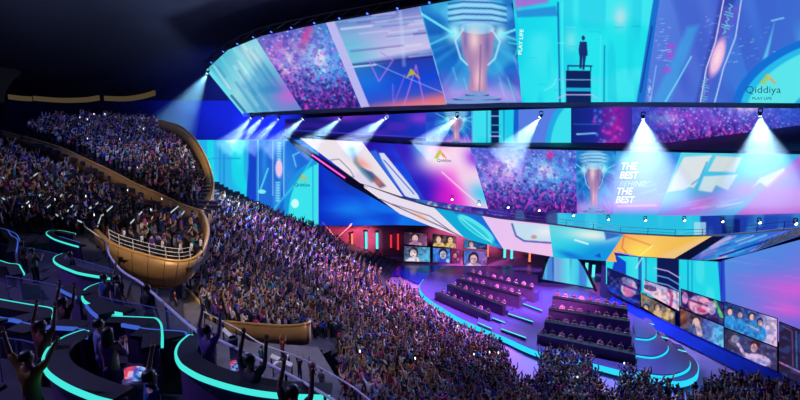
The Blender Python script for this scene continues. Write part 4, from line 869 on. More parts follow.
# ------------------------------------------------------------------ crowd bowl
CX, CYY = 24.0, 78.0
def rE(x, y): return math.hypot(x - CX, .75 * (y - CYY))
def hB(r): return 0.0 if r < 26 else (.4 * (r - 26) if r < 38 else 4.8 + .5 * (r - 38))
ROW = .95
def hBs(x, y):
    r = rE(x, y); k = math.floor((r - 26) / ROW); return 0.0 if r < 26 else hB(26 + (k + .5) * ROW)
DECKP = [(95, 262), (135, 282), (200, 282), (203, 316), (252, 340), (318, 343), (350, 405), (350, 470), (150, 470)]
def bowl_ok(x, y, z):
    if y > 92.5 or y < 22: return False
    px, py = proj(x, y, z)
    if x > xw(y) - 3.6: return False
    if px < 176: return False
    if px < 340 and py > 341 - (20 if px < 203 else 0): return False
    return True
vb, fb = [], []
th = np.linspace(math.radians(140), math.radians(325), 240)
for k in range(38):
    r0 = 26 + k * ROW; r1 = r0 + ROW; z = hB(26 + (k + .5) * ROW); zl_ = 0 if k == 0 else hB(26 + (k - .5) * ROW)
    for j in range(len(th) - 1):
        q = [(CX + r * math.cos(t), CYY + r * math.sin(t) / .75) for r, t in ((r0, th[j]), (r1, th[j]), (r1, th[j + 1]), (r0, th[j + 1]))]
        mx, my = sum(a[0] for a in q) / 4, sum(a[1] for a in q) / 4
        if my > 92.5 or mx > xw(my) - 3.0 or my < 24: continue
        px, py = proj(mx, my, z)
        if px < 340 and py > 352: continue
        n0 = len(vb); vb += [(a[0], a[1], z) for a in q] + [(q[0][0], q[0][1], zl_ - .02), (q[3][0], q[3][1], zl_ - .02)]
        fb += [(n0, n0 + 1, n0 + 2, n0 + 3), (n0 + 4, n0, n0 + 3, n0 + 5)]
tag(mesh_obj('floor_bowl', vb, fb, M['terr']), kind='structure')
FEET = [(183, 292), (179, 240), (200, 196), (226, 204), (262, 214), (300, 226), (333, 240), (358, 266), (382, 281), (397, 288), (411, 297), (418, 306), (430, 318), (450, 331), (475, 343), (500, 352), (506, 364), (512, 382), (532, 394), (539, 386), (541, 363), (562, 362), (590, 368), (595, 386), (602, 404), (616, 404), (617, 383), (642, 384), (655, 393), (682, 404), (700, 400), (716, 388), (745, 386), (775, 394), (830, 404), (830, 470), (345, 470), (318, 341), (252, 338), (203, 322)]
cand = []   # (size, x, y, z, facing, region)
for k in range(1, 37):
    r = 26 + (k + .5) * ROW; z = hB(r); t = math.radians(140)
    while t < math.radians(325):
        dt = .60 / r; t += dt * RS.uniform(.8, 1.25)
        rr = r + RS.uniform(-.25, .25); x = CX + rr * math.cos(t); y = CYY + rr * math.sin(t) / .75
        if not bowl_ok(x, y, z) or y < 25: continue
        px, py = proj(x, y, z)
        if not inpoly(px, py, FEET): continue
        # stair aisles
        if abs(((math.degrees(t) + 2) % 22) - 11) < .55: continue
        f = math.atan2(CYY - y, CX - x) - math.pi / 2
        cand.append((1.75 * F / y, x, y, z, f, 'bowl'))
# floor crowd in front of the rim
for gx in np.arange(-2, 48, .62):
    for gy in np.arange(40, 76, .85):
        x = gx + RS.uniform(-.2, .2); y = gy + RS.uniform(-.25, .25)
        if rE(x, y) > 26.4: continue
        px, py = proj(x, y, 0)
        if not inpoly(px, py, FEET) or x > xw(y) - 4: continue
        if inpoly(px, py, SP): continue
        cand.append((1.75 * F / y, x, y, 0, math.atan2(CYY - y, CX - x) - math.pi / 2, 'floor'))
# ------------------------------------------------------------------ upper tier, left
hU = lambda x, y: 1.81 - .0762 * x + .2798 * y - 1.35
GPX = [(0, 131, 78), (30, 139, 73), (60, 148, 69), (85, 159.5, 66), (110, 171, 62), (135, 184, 59), (160, 195, 56), (182, 205, 54), (203, 212, 53)]
gp0 = [pix(*p) for p in GPX]; ygp = lambda x: float(np.interp(x, [p.x for p in gp0], [p.y for p in gp0]))
def hUs(y, x=0): k = math.floor(y / 1.0); return hU(x, (k + .5))
UP = [(20, 136), (45, 122), (160, 122), (186, 138), (202, 156), (211, 178), (212, 192), (205, 206), (192, 214), (160, 207), (110, 184), (60, 158), (20, 146)]
vb, fb = [], []
for j, y in enumerate(np.arange(48, 100, 1.0)):
    for x in np.arange(-86, -18, 2.0):
        z = hU(x + 1, y + .5); px, py = proj(x + 1, y + .5, z)
        if not any(inpoly(px, py - q, UP) for q in (0, 12, 24)) or y + .5 < ygp(x + 1): continue
        n0 = len(vb); z0 = hU(x, y + .5); z1 = hU(x + 2, y + .5)
        vb += [(x, y, z0), (x + 2, y, z1), (x + 2, y + 1, z1), (x, y + 1, z0), (x, y, z0 - .5), (x + 2, y, z1 - .5)]
        fb += [(n0, n0 + 1, n0 + 2, n0 + 3), (n0 + 4, n0 + 5, n0 + 1, n0)]
tag(mesh_obj('floor_upper_tier', vb, fb, M['terr']), kind='structure')
for y in np.arange(48.5, 100, 1.0):
    x = -86.0
    while x < -18:
        x += RS.uniform(.5, .8)
        z = hU(x, y); px, py = proj(x, y, z)
        if (px < 158 or inpoly(px + 9, py - 9, UP)) and any(inpoly(px, py - q, UP) for q in (2, 12, 22, 30)) and y > ygp(x) + .9: cand.append((1.75 * F / y, x, y + RS.uniform(-.2, .2), z, math.atan2(CYY - y, CX - x) - math.pi / 2 + .0, 'upper'))
# ------------------------------------------------------------------ balcony terrace, left
TPX = ((94, 231, 42.5), (104, 240, 41.5), (118, 248, 40.5), (140, 255, 39.8), (165, 261, 39.5), (184, 262, 40), (198, 256, 41), (205, 243, 43), (207, 230, 46), (204, 218, 50), (200, 213, 53))
GPX = [(0, 131, 78), (30, 139, 73), (60, 148, 69), (85, 159.5, 66), (110, 171, 62), (135, 184, 59), (160, 195, 56), (182, 205, 54), (203, 212, 53)]
zVp = lambda x, y: 15.7 + .15 * (-21 - x) + .06 * (y - 40)
def zV(x, y): k = math.floor((-21 - x) / 1.5); return 15.7 + .15 * 1.5 * (k + .5) + .06 * (y - 40)
tpw = [pix(*p) for p in TPX]; gpw = [pix(*p) for p in GPX]
VXY = [(p.x, p.y) for p in tpw] + [(p.x, p.y) for p in gpw[::-1]] + [(-75, 80), (-75, 38), (-34, 38), (-31, 40)]
vb, fb = [], []
for x in np.arange(-72, -17, .5):
    for y in np.arange(36, 80, 1.0):
        if not inpoly(x + .25, y + .5, VXY): continue
        z = zV(x + .25, y + .5); n0 = len(vb)
        vb += [(x, y, z), (x + .5, y, z), (x + .5, y + 1, z), (x, y + 1, z), (x + .5, y, z - .4), (x + .5, y + 1, z - .4)]
        fb += [(n0, n0 + 1, n0 + 2, n0 + 3), (n0 + 1, n0 + 4, n0 + 5, n0 + 2)]
tag(mesh_obj('floor_balcony', vb, fb, M['carpet']), kind='structure')
for k in range(-2, 34):
    for y in np.arange(37, 80, .85):
        if RS.rand() < .12: continue
        x = -21 - (k + .5) * 1.5 + RS.uniform(-.3, .3); yy = y + RS.uniform(-.25, .25)
        if not (inpoly(x, yy, VXY) and inpoly(x + .8, yy - .6, VXY) and inpoly(x - .6, yy + 3.4, VXY)): continue
        z = zV(x, yy); px, py = proj(x, yy, z)
        if px < 60 and py > 238: continue
        cand.append((1.75 * F / yy, x, yy, z, math.atan2(CYY - yy, CX - x) - math.pi / 2, 'vip'))
# gold parapets
def wallrun(P, h, name, lab, m='gold', off=(.0, .35, 0), cap=True, n=7):
    t = empty(name); tag(t, lab, 'parapet')
    top = catmull([pix(*p) for p in P], n); bot = [Vector((p.x, p.y, p.z - h)) for p in top]
    MB().slab(top, bot, off).build('wall_face', M[m], t, True)
    if cap: MB().tube([p + Vector((0, .1, .05)) for p in top], .13, 8).build('cap_rail', M['goldtrim'], t, True)
    return t
wallrun([(160, 121, 84), (176, 125, 80), (190, 134, 76), (201, 149, 71), (209, 166, 67), (213, 184, 62), (210, 200, 58), (203, 211, 55)], 2.4, 'gold_parapet', 'curved gold parapet sweeping round the right edge of the upper tier', off=(-.9, .0, 0), m='goldtrim')
wallrun(GPX, 2.1, 'gold_parapet', 'long gold parapet between the upper tier crowd and the balcony desks')
# gold balcony front with a curved belly
t = empty('gold_balcony_front'); tag(t, 'curved gold panelled front of the balcony hanging over the lower stand', 'balcony front')
tp = catmull([pix(*p) for p in TPX], 6)
bt = catmull([pix(*p) for p in ((100, 246, 43.5), (112, 262, 42.5), (124, 273, 41.5), (142, 283, 41), (164, 287, 40.7), (180, 283, 41), (193, 274, 42), (201, 257, 44), (203, 242, 47), (201, 230, 51), (198, 222, 54))], 6)
ml = [(a + b) / 2 + Vector((.15, -.5, -.25)) for a, b in zip(tp, bt)]; m2 = [a * .75 + b * .25 + Vector((.1, -.35, -.1)) for a, b in zip(tp, bt)]
bb = MB(); rows_ = [tp, m2, ml, bt]; vs_ = [p for r_ in rows_ for p in r_]; L_ = len(tp)
bb.add(vs_ + [p + Vector((0, .7, 0)) for p in vs_], [(r_ * L_ + i, (r_ + 1) * L_ + i, (r_ + 1) * L_ + i + 1, r_ * L_ + i + 1) for r_ in range(3) for i in range(L_ - 1)] + [(4 * L_ + r_ * L_ + i + 1, 4 * L_ + (r_ + 1) * L_ + i + 1, 4 * L_ + (r_ + 1) * L_ + i, 4 * L_ + r_ * L_ + i) for r_ in range(3) for i in range(L_ - 1)] + [(i, i + 1, 4 * L_ + i + 1, 4 * L_ + i) for i in range(L_ - 1)] + [(3 * L_ + i + 1, 3 * L_ + i, 7 * L_ + i, 7 * L_ + i + 1) for i in range(L_ - 1)])
bb.build('panelled_front', M['gold'], t, True)
MB().tube([p + Vector((0, .15, .08)) for p in tp], .14, 8).build('cap_rail', M['goldtrim'], t, True)
MB().tube([p + Vector((0, -.02, -.02)) for p in bt], .10, 8).build('lower_edge', M['goldtrim'], t, True)
se = MB()
for i in range(4, L_ - 4, 4): se.tube([r_[i] + Vector((0, -.02, 0)) for r_ in rows_], .02, 4)
se.build('panel_seams', M['dark'], t)
# railing bars above the gold front
t = empty('balcony_railing'); tag(t, 'thin white railing bars along the front of the gold balcony', 'railing')
rp = tp[8:34]
rb = MB()
for hh in (.45, .8, 1.15): rb.tube([p + Vector((0, .25, hh)) for p in rp], .03, 5)
rb.build('rail_bars', M['white'], t)
for p in rp[::4]: MB().tube([p + Vector((0, .25, 0)), p + Vector((0, .25, 1.15))], .035, 5).build('post', M['white'], t)
# balcony underside and concourse
MB().slab(bt, [p * .45 + Vector((-25, 46.5, p.z)) * .55 for p in bt], (0, 0, -.2)).build('ceiling_balcony', M['conc']); tag(bpy.data.objects['ceiling_balcony'], kind='structure')
ZC = 11.5
cp_ = [pixz(x, y, ZC) for x, y in ((90, 262), (135, 272), (205, 278), (204, 318), (252, 342), (318, 347), (350, 400), (350, 460), (200, 460), (90, 400))]
MB().prism([(p.x, p.y) for p in cp_], ZC - .5, ZC).build('floor_concourse', M['conc']); tag(bpy.data.objects['floor_concourse'], kind='structure')
wallrun([(186, 290, 43), (200, 304, 41.5), (207, 316, 40.5), (216, 321, 39.8), (252, 325, 38.2), (285, 327, 37), (306, 325, 36.5), (310, 322, 37.5)], 1.7, 'gold_parapet', 'low gold parapet at the foot of the lower stand with people packed behind it')
for i, (a_, b_) in enumerate((((222, 330), (236, 344)), ((270, 357), (291, 367)), ((272, 366), (288, 357)))):
    p, q = pixz(*a_, ZC + .9), pixz(*b_, ZC + .9); t = empty('white_bench_table'); tag(t, ['narrow white lit table edge below the gold parapet', 'narrow white table edge pointing down right beside the stair rail', 'narrow white table edge crossing the other one'][i], 'table', 'white edged tables on the concourse')
    MB().slab([p, q], [p + Vector((0, .5, 0)), q + Vector((0, .5, 0))], (0, 0, -.08)).build('table_top', M['white'], t)
    for e in (p, q): MB().tube([Vector((e.x, e.y + .25, ZC)), Vector((e.x, e.y + .25, ZC + .85))], .05, 6).build('leg', M['dark'], t)
# ------------------------------------------------------------------ VIP desks
VD = [(97, 226, 101, 215), (102, 215, 112, 206), (90, 208, 102, 199), (130, 223, 143, 210), (144, 227, 154, 215), (167, 215, 178, 206), (180, 216, 184, 211), (116, 218, 121, 213), (42, 211, 54, 201), (67, 211, 77, 200), (89, 208, 93, 205), (9, 198, 12, 193), (26, 203, 30, 200), (45, 184, 52, 188), (59, 197, 63, 193), (0, 196, 5, 199), (38, 196, 44, 191), (17, 204, 24, 207), (56, 214, 63, 218), (78, 220, 85, 223), (33, 176, 37, 173), (3, 177, 8, 180)]
for i, (x0, y0, x1, y1) in enumerate(VD):
    p, q = planept(x0, y0, zVp, 1.0), planept(x1, y1, zVp, 1.0)
    zf = min(zV(p.x, p.y), zV(q.x, q.y))
    t = empty('balcony_desk'); tag(t, 'dark balcony desk with a white lit edge, ' + ['at the gold corner, lowest', 'above the lowest one', 'left of the centre aisle', 'in the middle of the front rail', 'right of the middle one', 'below the gold parapet bend', 'shortest at the right end', 'short one behind the front rail', 'longest on the left side', 'second long one on the left side', 'short one by the centre', 'at the left frame edge, lower', 'left third, tiny', 'left third, upper', 'centre left, tiny', 'at the left frame edge, flat', 'between the two upper left ones', 'flat one low on the left', 'flat one in the middle left', 'flat one near the glowing counter loop', 'topmost on the left', 'topmost at the frame edge'][i], 'desk', 'balcony desks with lit edges')
    u = (q - p).xy.normalized(); nn = Vector((-u.y, u.x, 0)) * .5
    MB().slab([p, q], [p + nn, q + nn], (0, 0, -.06)).build('desktop', M['dark'], t)
    MB().slab([p - nn * .12 + Vector((0, 0, .03)), q - nn * .12 + Vector((0, 0, .03))], [p - nn * .12 - Vector((0, 0, .1)), q - nn * .12 - Vector((0, 0, .1))], nn * .1).build('light_strip', M['viplight'], t)
    MB().slab([p + nn * .3 - Vector((0, 0, .06)), q + nn * .3 - Vector((0, 0, .06))], [Vector((p.x, p.y, zf)) + nn * .3, Vector((q.x, q.y, zf)) + nn * .3], nn * .2).build('pedestal', M['housing'], t)
# ------------------------------------------------------------------ lounge in the foreground
zL = lambda x, y: 23.8 - .18 * y + .05 * max(0, -x)
def zLs(x, y): return zL(x, (math.floor(y / 1.5) + .5) * 1.5)
EDG = [(84, 226), (104, 241), (109, 254), (121, 270), (141, 283), (166, 305), (194, 329), (214, 338), (250, 355), (286, 373), (325, 395), (350, 412)]
lpt = lambda px, py, up=0.0: planept(px, py, zL, up, 44)
ep = catmull([planept(x, y, zL, 1.05, 44) for x, y in EDG], 5)
ys_ = [p.y for p in ep]; xr_ = lambda y: float(np.interp(-y, [-v for v in ys_], [p.x for p in ep]))
vb, fb = [], []
for y in np.arange(1.5, 43.5, 1.5):
    xa, xb = xr_(y), xr_(y + 1.5); xs_ = [-60 + 2.0 * i for i in range(60) if -60 + 2.0 * i < min(xa, xb) - 1.0]
    for i, x in enumerate(xs_):
        last = i == len(xs_) - 1; a0, a1 = (xa, xb) if last else (xs_[i + 1],) * 2
        z = zLs(x + 1, y + .1); z2 = zLs(a0, y + .1); n0 = len(vb)
        vb += [(x, y, z), (a0, y, z2), (a1, y + 1.5, z2), (x, y + 1.5, z), (x, y + 1.5, z - .5), (a1, y + 1.5, z2 - .5)]
        fb += [(n0, n0 + 1, n0 + 2, n0 + 3), (n0 + 3, n0 + 2, n0 + 5, n0 + 4)]
        if last: vb += [(a0, y, z2 - 1.2), (a1, y + 1.5, z2 - 1.2)]; fb += [(n0 + 1, n0 + 6, n0 + 7, n0 + 2)]
tag(mesh_obj('floor_lounge', vb, fb, M['carpet']), kind='structure')
er = empty('stair_rail'); tag(er, 'long thin white rail with glass below, running diagonally down beside the glowing counters', 'railing')
MB().tube(ep, [.05 - .028 * i / len(ep) for i in range(len(ep))], 8).build('handrail', M['white'], er, True)
MB().slab([p - Vector((0, 0, .08)) for p in ep], [p - Vector((0, 0, 1.0)) for p in ep], (.02, .02, 0)).build('glass_panel', M['glass'], er)
for p in ep[::5]: MB().tube([p, p - Vector((0, 0, 1.0))], .025, 6).build('post', M['dark'], er)
e2 = catmull([pix(x, y, d) for (x, y), d in zip(((204, 312), (236, 328), (262, 344), (300, 358), (345, 382), (372, 402)), (34, 31, 28, 26, 23, 21))], 5)
t = empty('stair_rail'); tag(t, 'second thin rail lower down beside the concourse tables', 'railing'); MB().tube(e2, .045, 6).build('handrail', M['white'], t)
for p in e2[::5]: MB().tube([p, p - Vector((0, 0, 1.2))], .03, 6).build('post', M['dark'], t)
for P, lab in (([(-4, 243), (40, 250), (80, 260), (114, 270)], 'faint glass balustrade above the hooked cyan counter'), ([(6, 276), (50, 284), (110, 299), (160, 309), (190, 322)], 'faint glass balustrade crossing the middle of the lounge'), ([(-4, 338), (20, 340), (44, 346)], 'faint glass balustrade behind the mustard shirted person')):
    t = empty('glass_balustrade'); tag(t, lab, 'railing'); gp_ = catmull([lpt(x, y, 1.0) for x, y in P], 5)
    MB().tube(gp_, .016, 6).build('handrail', M['railblue'], t); MB().slab([p - Vector((0, 0, .05)) for p in gp_], [p - Vector((0, 0, .95)) for p in gp_], (.015, .015, 0)).build('glass_pane', M['glass'], t)
    for p in gp_[::4]: MB().tube([p, p - Vector((0, 0, 1.0))], .014, 5).build('post', M['railblue'], t)
CT = [('cyan', [(-6, 260), (0, 261), (10, 264), (19, 265), (22, 269), (25, 274)], 'short glowing cyan counter at the left frame edge, topmost'),
      ('cyan', [(-8, 298), (0, 300), (28, 305), (50, 308.5), (55, 312), (54, 318)], 'glowing cyan counter at the left frame edge, middle height'),
      ('blueled', [(-8, 317), (0, 318), (42, 327), (81, 330), (86, 333), (88, 337)], 'long glowing blue counter at the left frame edge below the cyan one'),
      ('cyan', [(76, 234), (62, 231), (50, 231), (46, 234), (53, 239), (64, 243), (78, 247)], 'looping glowing counter below the balcony desks'),
      ('blueled', [(80, 243), (64, 238), (55, 236)], 'faint blue inner curve of the looping counter'),
      ('cyan', [(62, 254), (55, 257), (53, 261), (58, 265.5), (68, 270), (80, 274), (109, 279)], 'glowing cyan hooked counter left of the stair rail'),
      ('cyan', [(101, 283), (89, 287.5), (82, 293), (82, 300), (89, 305.5), (102, 311), (121, 315)], 'strongly curved glowing cyan counter in the middle of the lounge'),
      ('cyan', [(112.5, 317), (149, 318.5), (157, 319.5), (162, 325), (163.5, 334), (163.5, 346)], 'angular cyan counter with a vertical end beside the curved one'),
      ('blueled', [(85, 306), (90, 312), (96, 317)], 'small blue arc under the strongly curved counter'),
      ('blueled', [(121, 325.5), (149, 330), (183, 332.5), (188, 336)], 'straight glowing blue counter before the big curve'),
      ('cyan', [(192, 340), (189, 336), (179, 344), (174.5, 354), (177, 363), (184, 370), (203, 380), (240, 391), (280, 397), (330, 399)], 'big bright cyan counter sweeping from the centre to the right'),
      ('cyan', [(87, 335), (84, 331), (64, 338), (50, 347), (43, 357), (42, 366), (48, 376), (66, 388), (92, 399), (110, 404)], 'big bright cyan counter curving round the two standing people'),
      ('blueled', [(8, 230), (12, 236), (18, 240), (17, 252)], 'small blue lit counter corner at the upper left'),
      ('blueled', [(-6, 228), (4, 229), (16, 234), (20, 240)], 'faint blue arc above the small counter corner'),
      ('blueled', [(57, 289), (66, 294), (75, 298)], 'short blue counter edge between two cyan counters')]
for m_, P, lab in CT:
    t = empty('glowing_counter'); tag(t, lab, 'counter', 'glowing lounge counters')
    pts = [lpt(x, y, .95) for x, y in P]; c = catmull(pts, 6)
    cen = sum(c, Vector()) / len(c)
    # the counter's inner side: towards the centre of curvature chord
    ch = (c[0] + c[-1]) / 2; inw = (ch - c[len(c) // 2]); inw.z = 0
    if inw.length < .25: inw = Vector((0, 1, 0))
    offs = []
    for i, p in enumerate(c):
        tn = (c[min(i + 1, len(c) - 1)] - c[max(i - 1, 0)]); tn.z = 0; tn.normalize(); nn = Vector((-tn.y, tn.x, 0))
        if nn.dot(ch - p if (ch - p).length > .3 else inw) < 0: nn = -nn
        offs.append(nn)
    w = .042
    MB().slab([p + Vector((0, 0, w)) for p in c], [p - Vector((0, 0, w)) for p in c], [o * .05 for o in offs]).build('light_strip', M[m_], t)
    MB().slab([p + o * .05 + Vector((0, 0, .04)) for p, o in zip(c, offs)], [p + o * .42 + Vector((0, 0, .04)) for p, o in zip(c, offs)], (0, 0, -.08)).build('counter_top', M['housing'], t)
    MB().slab([p + o * .09 - Vector((0, 0, .06)) for p, o in zip(c, offs)], [p + o * .09 - Vector((0, 0, 1.0)) for p, o in zip(c, offs)], [o * .08 for o in offs]).build('front_panel', M['desk'], t)
def con(A): 
    x0, x1 = A.X.min(), A.X.max(); y0, y1 = A.Y.min(), A.Y.max(); w = x1 - x0
    A.grad((x0, y0), (x1, y1), [(0, (200, 60, 110)), (.25, (230, 70, 90)), (.45, (70, 70, 190)), (.6, (110, 190, 240)), (.75, (60, 90, 200)), (1, (240, 110, 120))]); A.noise(w / 8, w / 8, (230, 220, 250), .7, .55, 1); A.noise(w / 6, w / 9, (20, 20, 80), .8, .6, 2)
for i, (x, y, hw, hh) in enumerate(((136, 374, 12, 8), (235, 366, 5, 6), (256, 380, 7, 8), (41, 293, 3, 3), (98, 270, 4, 4), (19, 257, 3, 2.5))):
    D = [7.4, 13, 10.5, 21, 27, 31][i]; t = empty('round_console'); 
    tag(t, ['large round console with a wrapped red and blue screen beside the blue shirted person', 'round console with a crimson screen behind the big cyan counter, left', 'round console with a bright white and red screen behind the big cyan counter', 'tiny console screen glowing red near the left counters', 'small console with a pink and blue screen beside the hooked counter', 'tiny pink console screen at the left frame edge'][i], 'console', 'round consoles with wrapped screens')
    xs = np.linspace(x - hw, x + hw, 9); bul = [1 - ((v - x) / hw) ** 2 for v in xs]
    T = [(v, y - hh + (1 - b) * hh * .35, D - .35 * hw * D / F * b) for v, b in zip(xs, bul)]; B = [(v, y + hh * .75 + (b) * hh * .35 - hh * .2, D - .6 * hw * D / F * b) for v, b in zip(xs, bul)]
    screen_panel('wrapped_screen', t, T, B, (x - hw, x + hw), (x - hw, x + hw), con, step=.5)
    c = pix(x, y + hh * .6, D + .1); rr = hw * 1.15 * D / F; fl = zL(c.x, c.y)
    MB().lathe((c.x, c.y, 0), [(rr * .9, fl), (rr * .8, fl + .1), (rr * .75, c.z - .25), (rr, c.z - .1), (rr * .98, c.z)], 24).build('pedestal', mat('console_grey', (110, 100, 120), .5, noise=.1) if i == 0 else M['conc'], t, True)
# ------------------------------------------------------------------ spectators: the 300 largest as individuals, the rest one mass
NEAR = []
def lounge_D(px, hpy, hh=1.63):
    a = (hpy - HOR) / F; b = (px - 400) / F   # 28-a*D = z floor + hh
    k = .18 if b > 0 else .18 + .05 * b
    return (28 - 23.8 - hh) / (a - k)
def big_person(px, hpy, pose, top, hair, trou, skin, face_rz, lab, D=None, hh=1.63, longhair=False):
    D = D or lounge_D(px, hpy, hh); c = pix(px, hpy, D); loc = Vector((c.x, c.y, c.z - hh))
    V, E, R, K, wr = skeleton(pose, hands=True)
    # five fingers on each hand, unequal and slightly bent, rooted in the palm
    roots = [0]
    def add(p, r, par=None):
        V.append(Vector(p)); R.append(r); K.append('skin')
        if par is not None: E.append((par, len(V) - 1))
        return len(V) - 1
    for w, h, el, wv, ha, sd in wr:
        ax = (ha - wv).normalized(); side = ax.cross(Vector((0, 1, 0))).normalized() if abs(ax.y) < .9 else Vector((1, 0, 0)); bend = ax.cross(side).normalized()
        for f, (off, ln) in enumerate(((-.030, .062), (-.010, .074), (.010, .070), (.030, .054))):
            a0 = add(ha - ax * .01 + side * off, .010); roots.append(a0); a1 = add(ha + ax * ln * .65 + side * off * 1.25, .0095, a0); add(ha + ax * ln * 1.2 + side * off * 1.35 + bend * .018, .0075, a1)
        a0 = add(wv + (ha - wv) * .4 - side * .02 * sd, .011); roots.append(a0); a1 = add(wv + (ha - wv) * .7 - side * .055 * sd, .0105, a0); add(wv + (ha - wv) * 1.05 - side * .07 * sd + bend * .01, .009, a1)
    # ears and nose
    for p0, p1, r0, r1 in (((0, .085, 1.62), (0, .125, 1.605), .014, .012), ((-.085, .02, 1.62), (-.098, .015, 1.63), .016, .014), ((.085, .02, 1.62), (.098, .015, 1.63), .016, .014)):
        a0 = add(p0, r0); roots.append(a0); add(p1, r1, a0)
    body = bake(V, E, R, roots, 2)
    skm = mat('skin_tone', skin, .55); body.materials.clear(); body.materials.append(skm)
    o = bpy.data.objects.new('person', body); COL.objects.link(o); o.location = loc; o.rotation_euler = (0, 0, face_rz); tag(o, lab, 'person')
    # clothes: slightly fuller sheaths over the same bones
    def cloth(name, keys, col, grow, extra=None):
        idx = {}; v2, e2, r2 = [], [], []
        for a_, b_ in E:
            if K[b_] in keys and b_ < 24:
                for q in (a_, b_):
                    if q not in idx: idx[q] = len(v2); v2.append(V[q]); r = R[q]; r2.append((r if not isinstance(r, tuple) else r[0]) + grow)
                e2.append((idx[a_], idx[b_]))
        # one root per connected piece
        par = list(range(len(v2)))
        def fnd(i):
            while par[i] != i: i = par[i]
            return i
        for a_, b_ in e2: par[fnd(a_)] = fnd(b_)
        rts = {fnd(i) for i in range(len(v2))}
        me = bake(v2, e2, r2, rts, 2); me.materials.clear(); me.materials.append(mat(name + '_cloth', col, .85, noise=.15, scale=6))
        c = bpy.data.objects.new(name, me); COL.objects.link(c); c.parent = o; return c
    cloth('shirt', ('shirt',), top, .016); cloth('trousers', ('trousers',), trou, .014); cloth('shoes', ('shoe',), (30, 28, 34), .012)
    prof = [(.02, 1.745), (.06, 1.738), (.09, 1.71), (.104, 1.66), (.1, 1.60)] if not longhair else [(.02, 1.745), (.06, 1.738), (.092, 1.71), (.108, 1.66), (.112, 1.56), (.12, 1.44), (.09, 1.36)]
    hm = MB().lathe((0, -.018, 0), [(a_, b_) for a_, b_ in prof][::-1], 20, 1, 1.02)
    ho = mesh_obj('hair', [v for v in hm.v], hm.f, mat('hair_tone', hair, .5, noise=.3, scale=20), None, True); ho.parent = o
    for v in ho.data.vertices:
        if v.co.y > .03 and v.co.z < 1.69: v.co.y = .03 + (v.co.y - .03) * .25
    fb_ = MB()
    for sd in (-1, 1): fb_.lathe((sd * .034, .096, 1.632), [(.004, -.007), (.012, 0), (.004, .007)], 8)
    fb_.box((0, .100, 1.565), (.05, .012, .012))
    fo = mesh_obj('face_features', fb_.v, fb_.f, mat('eye_lip_dark', (70, 30, 35), .5)); fo.parent = o
    return o
FG = [(27, 357, 'arms spread in a wide V', (150, 112, 40), (24, 20, 22), (30, 30, 40), (150, 100, 70), -.3, 'person in a mustard top seen from behind with both arms up, bottom left', None, False),
      (41, 325, 'both arms raised', (130, 40, 46), (20, 16, 20), (24, 24, 40), (140, 90, 70), -.35, 'person with red sleeves raising both arms behind the mustard one', None, False),
      (99, 324, 'arms at the sides', (110, 130, 190), (26, 22, 28), (60, 84, 160), (190, 140, 115), -.7, 'person in a pale blue shirt and blue jeans standing inside the big curved counter', None, False),
      (108, 333, 'hands clapping at the chest', (120, 84, 150), (40, 28, 30), (110, 70, 130), (200, 150, 125), -.2, 'person in a purple dress leaning beside the one in jeans', None, True),
      (150, 377, 'one arm raised', (24, 74, 150), (20, 18, 24), (30, 34, 60), (170, 120, 95), -.9, 'person in a bright blue shirt with one arm stretched up beside the large console', None, False),
      (207, 330, 'both arms raised', (92, 64, 150), (22, 18, 26), (96, 60, 130), (130, 100, 140), -.5, 'tall person in purple with arms up inside the big sweeping counter', None, False),
      (250, 360, 'both arms raised', (44, 40, 60), (18, 16, 20), (26, 28, 44), (90, 60, 60), -.5, 'dark silhouetted person with thin raised arms right of the crimson console', None, False),
      (293, 392, 'both arms raised', (60, 44, 44), (18, 16, 20), (30, 28, 34), (140, 90, 80), -.5, 'brown clad person with raised arms at the bottom edge beside the rail', None, False),
      (104, 277, 'hands clapping at the chest', (40, 80, 160), (24, 20, 26), (50, 60, 100), (170, 120, 100), -.4, 'person in blue standing between the hooked and the curved counters', None, False),
      (117, 278, 'one arm raised', (100, 92, 110), (24, 20, 26), (60, 70, 110), (180, 130, 110), -.6, 'grey shirted person waving next to the one in blue', None, False),
      (70, 254, 'arms at the sides', (34, 34, 60), (16, 16, 20), (24, 26, 40), (120, 80, 70), -.4, 'dark dressed person behind the looping counter', None, False),
      (22, 243, 'arms at the sides', (26, 28, 44), (16, 16, 20), (24, 26, 40), (120, 80, 70), -.4, 'person in near black by the small blue counter corner', None, False),
      (32, 250, 'hands clapping at the chest', (60, 36, 40), (16, 16, 20), (24, 26, 40), (120, 80, 70), -.4, 'person in dark red clapping beside the small blue counter corner', None, False),
      (63, 301, 'both arms raised', (84, 34, 44), (16, 16, 20), (24, 26, 40), (130, 80, 70), -.4, 'person in dark crimson between two left counters with arms raised', None, False),
      (147, 288, 'arms at the sides', (30, 30, 44), (16, 16, 20), (24, 26, 40), (120, 80, 70), -.4, 'dark person standing close to the diagonal rail', None, False)]
for px, hp, pose, top, hair, trou, skin, rz, lab, D, lh in FG:
    big_person(px, hp, pose, top, hair, trou, skin, rz, lab, D, longhair=lh)
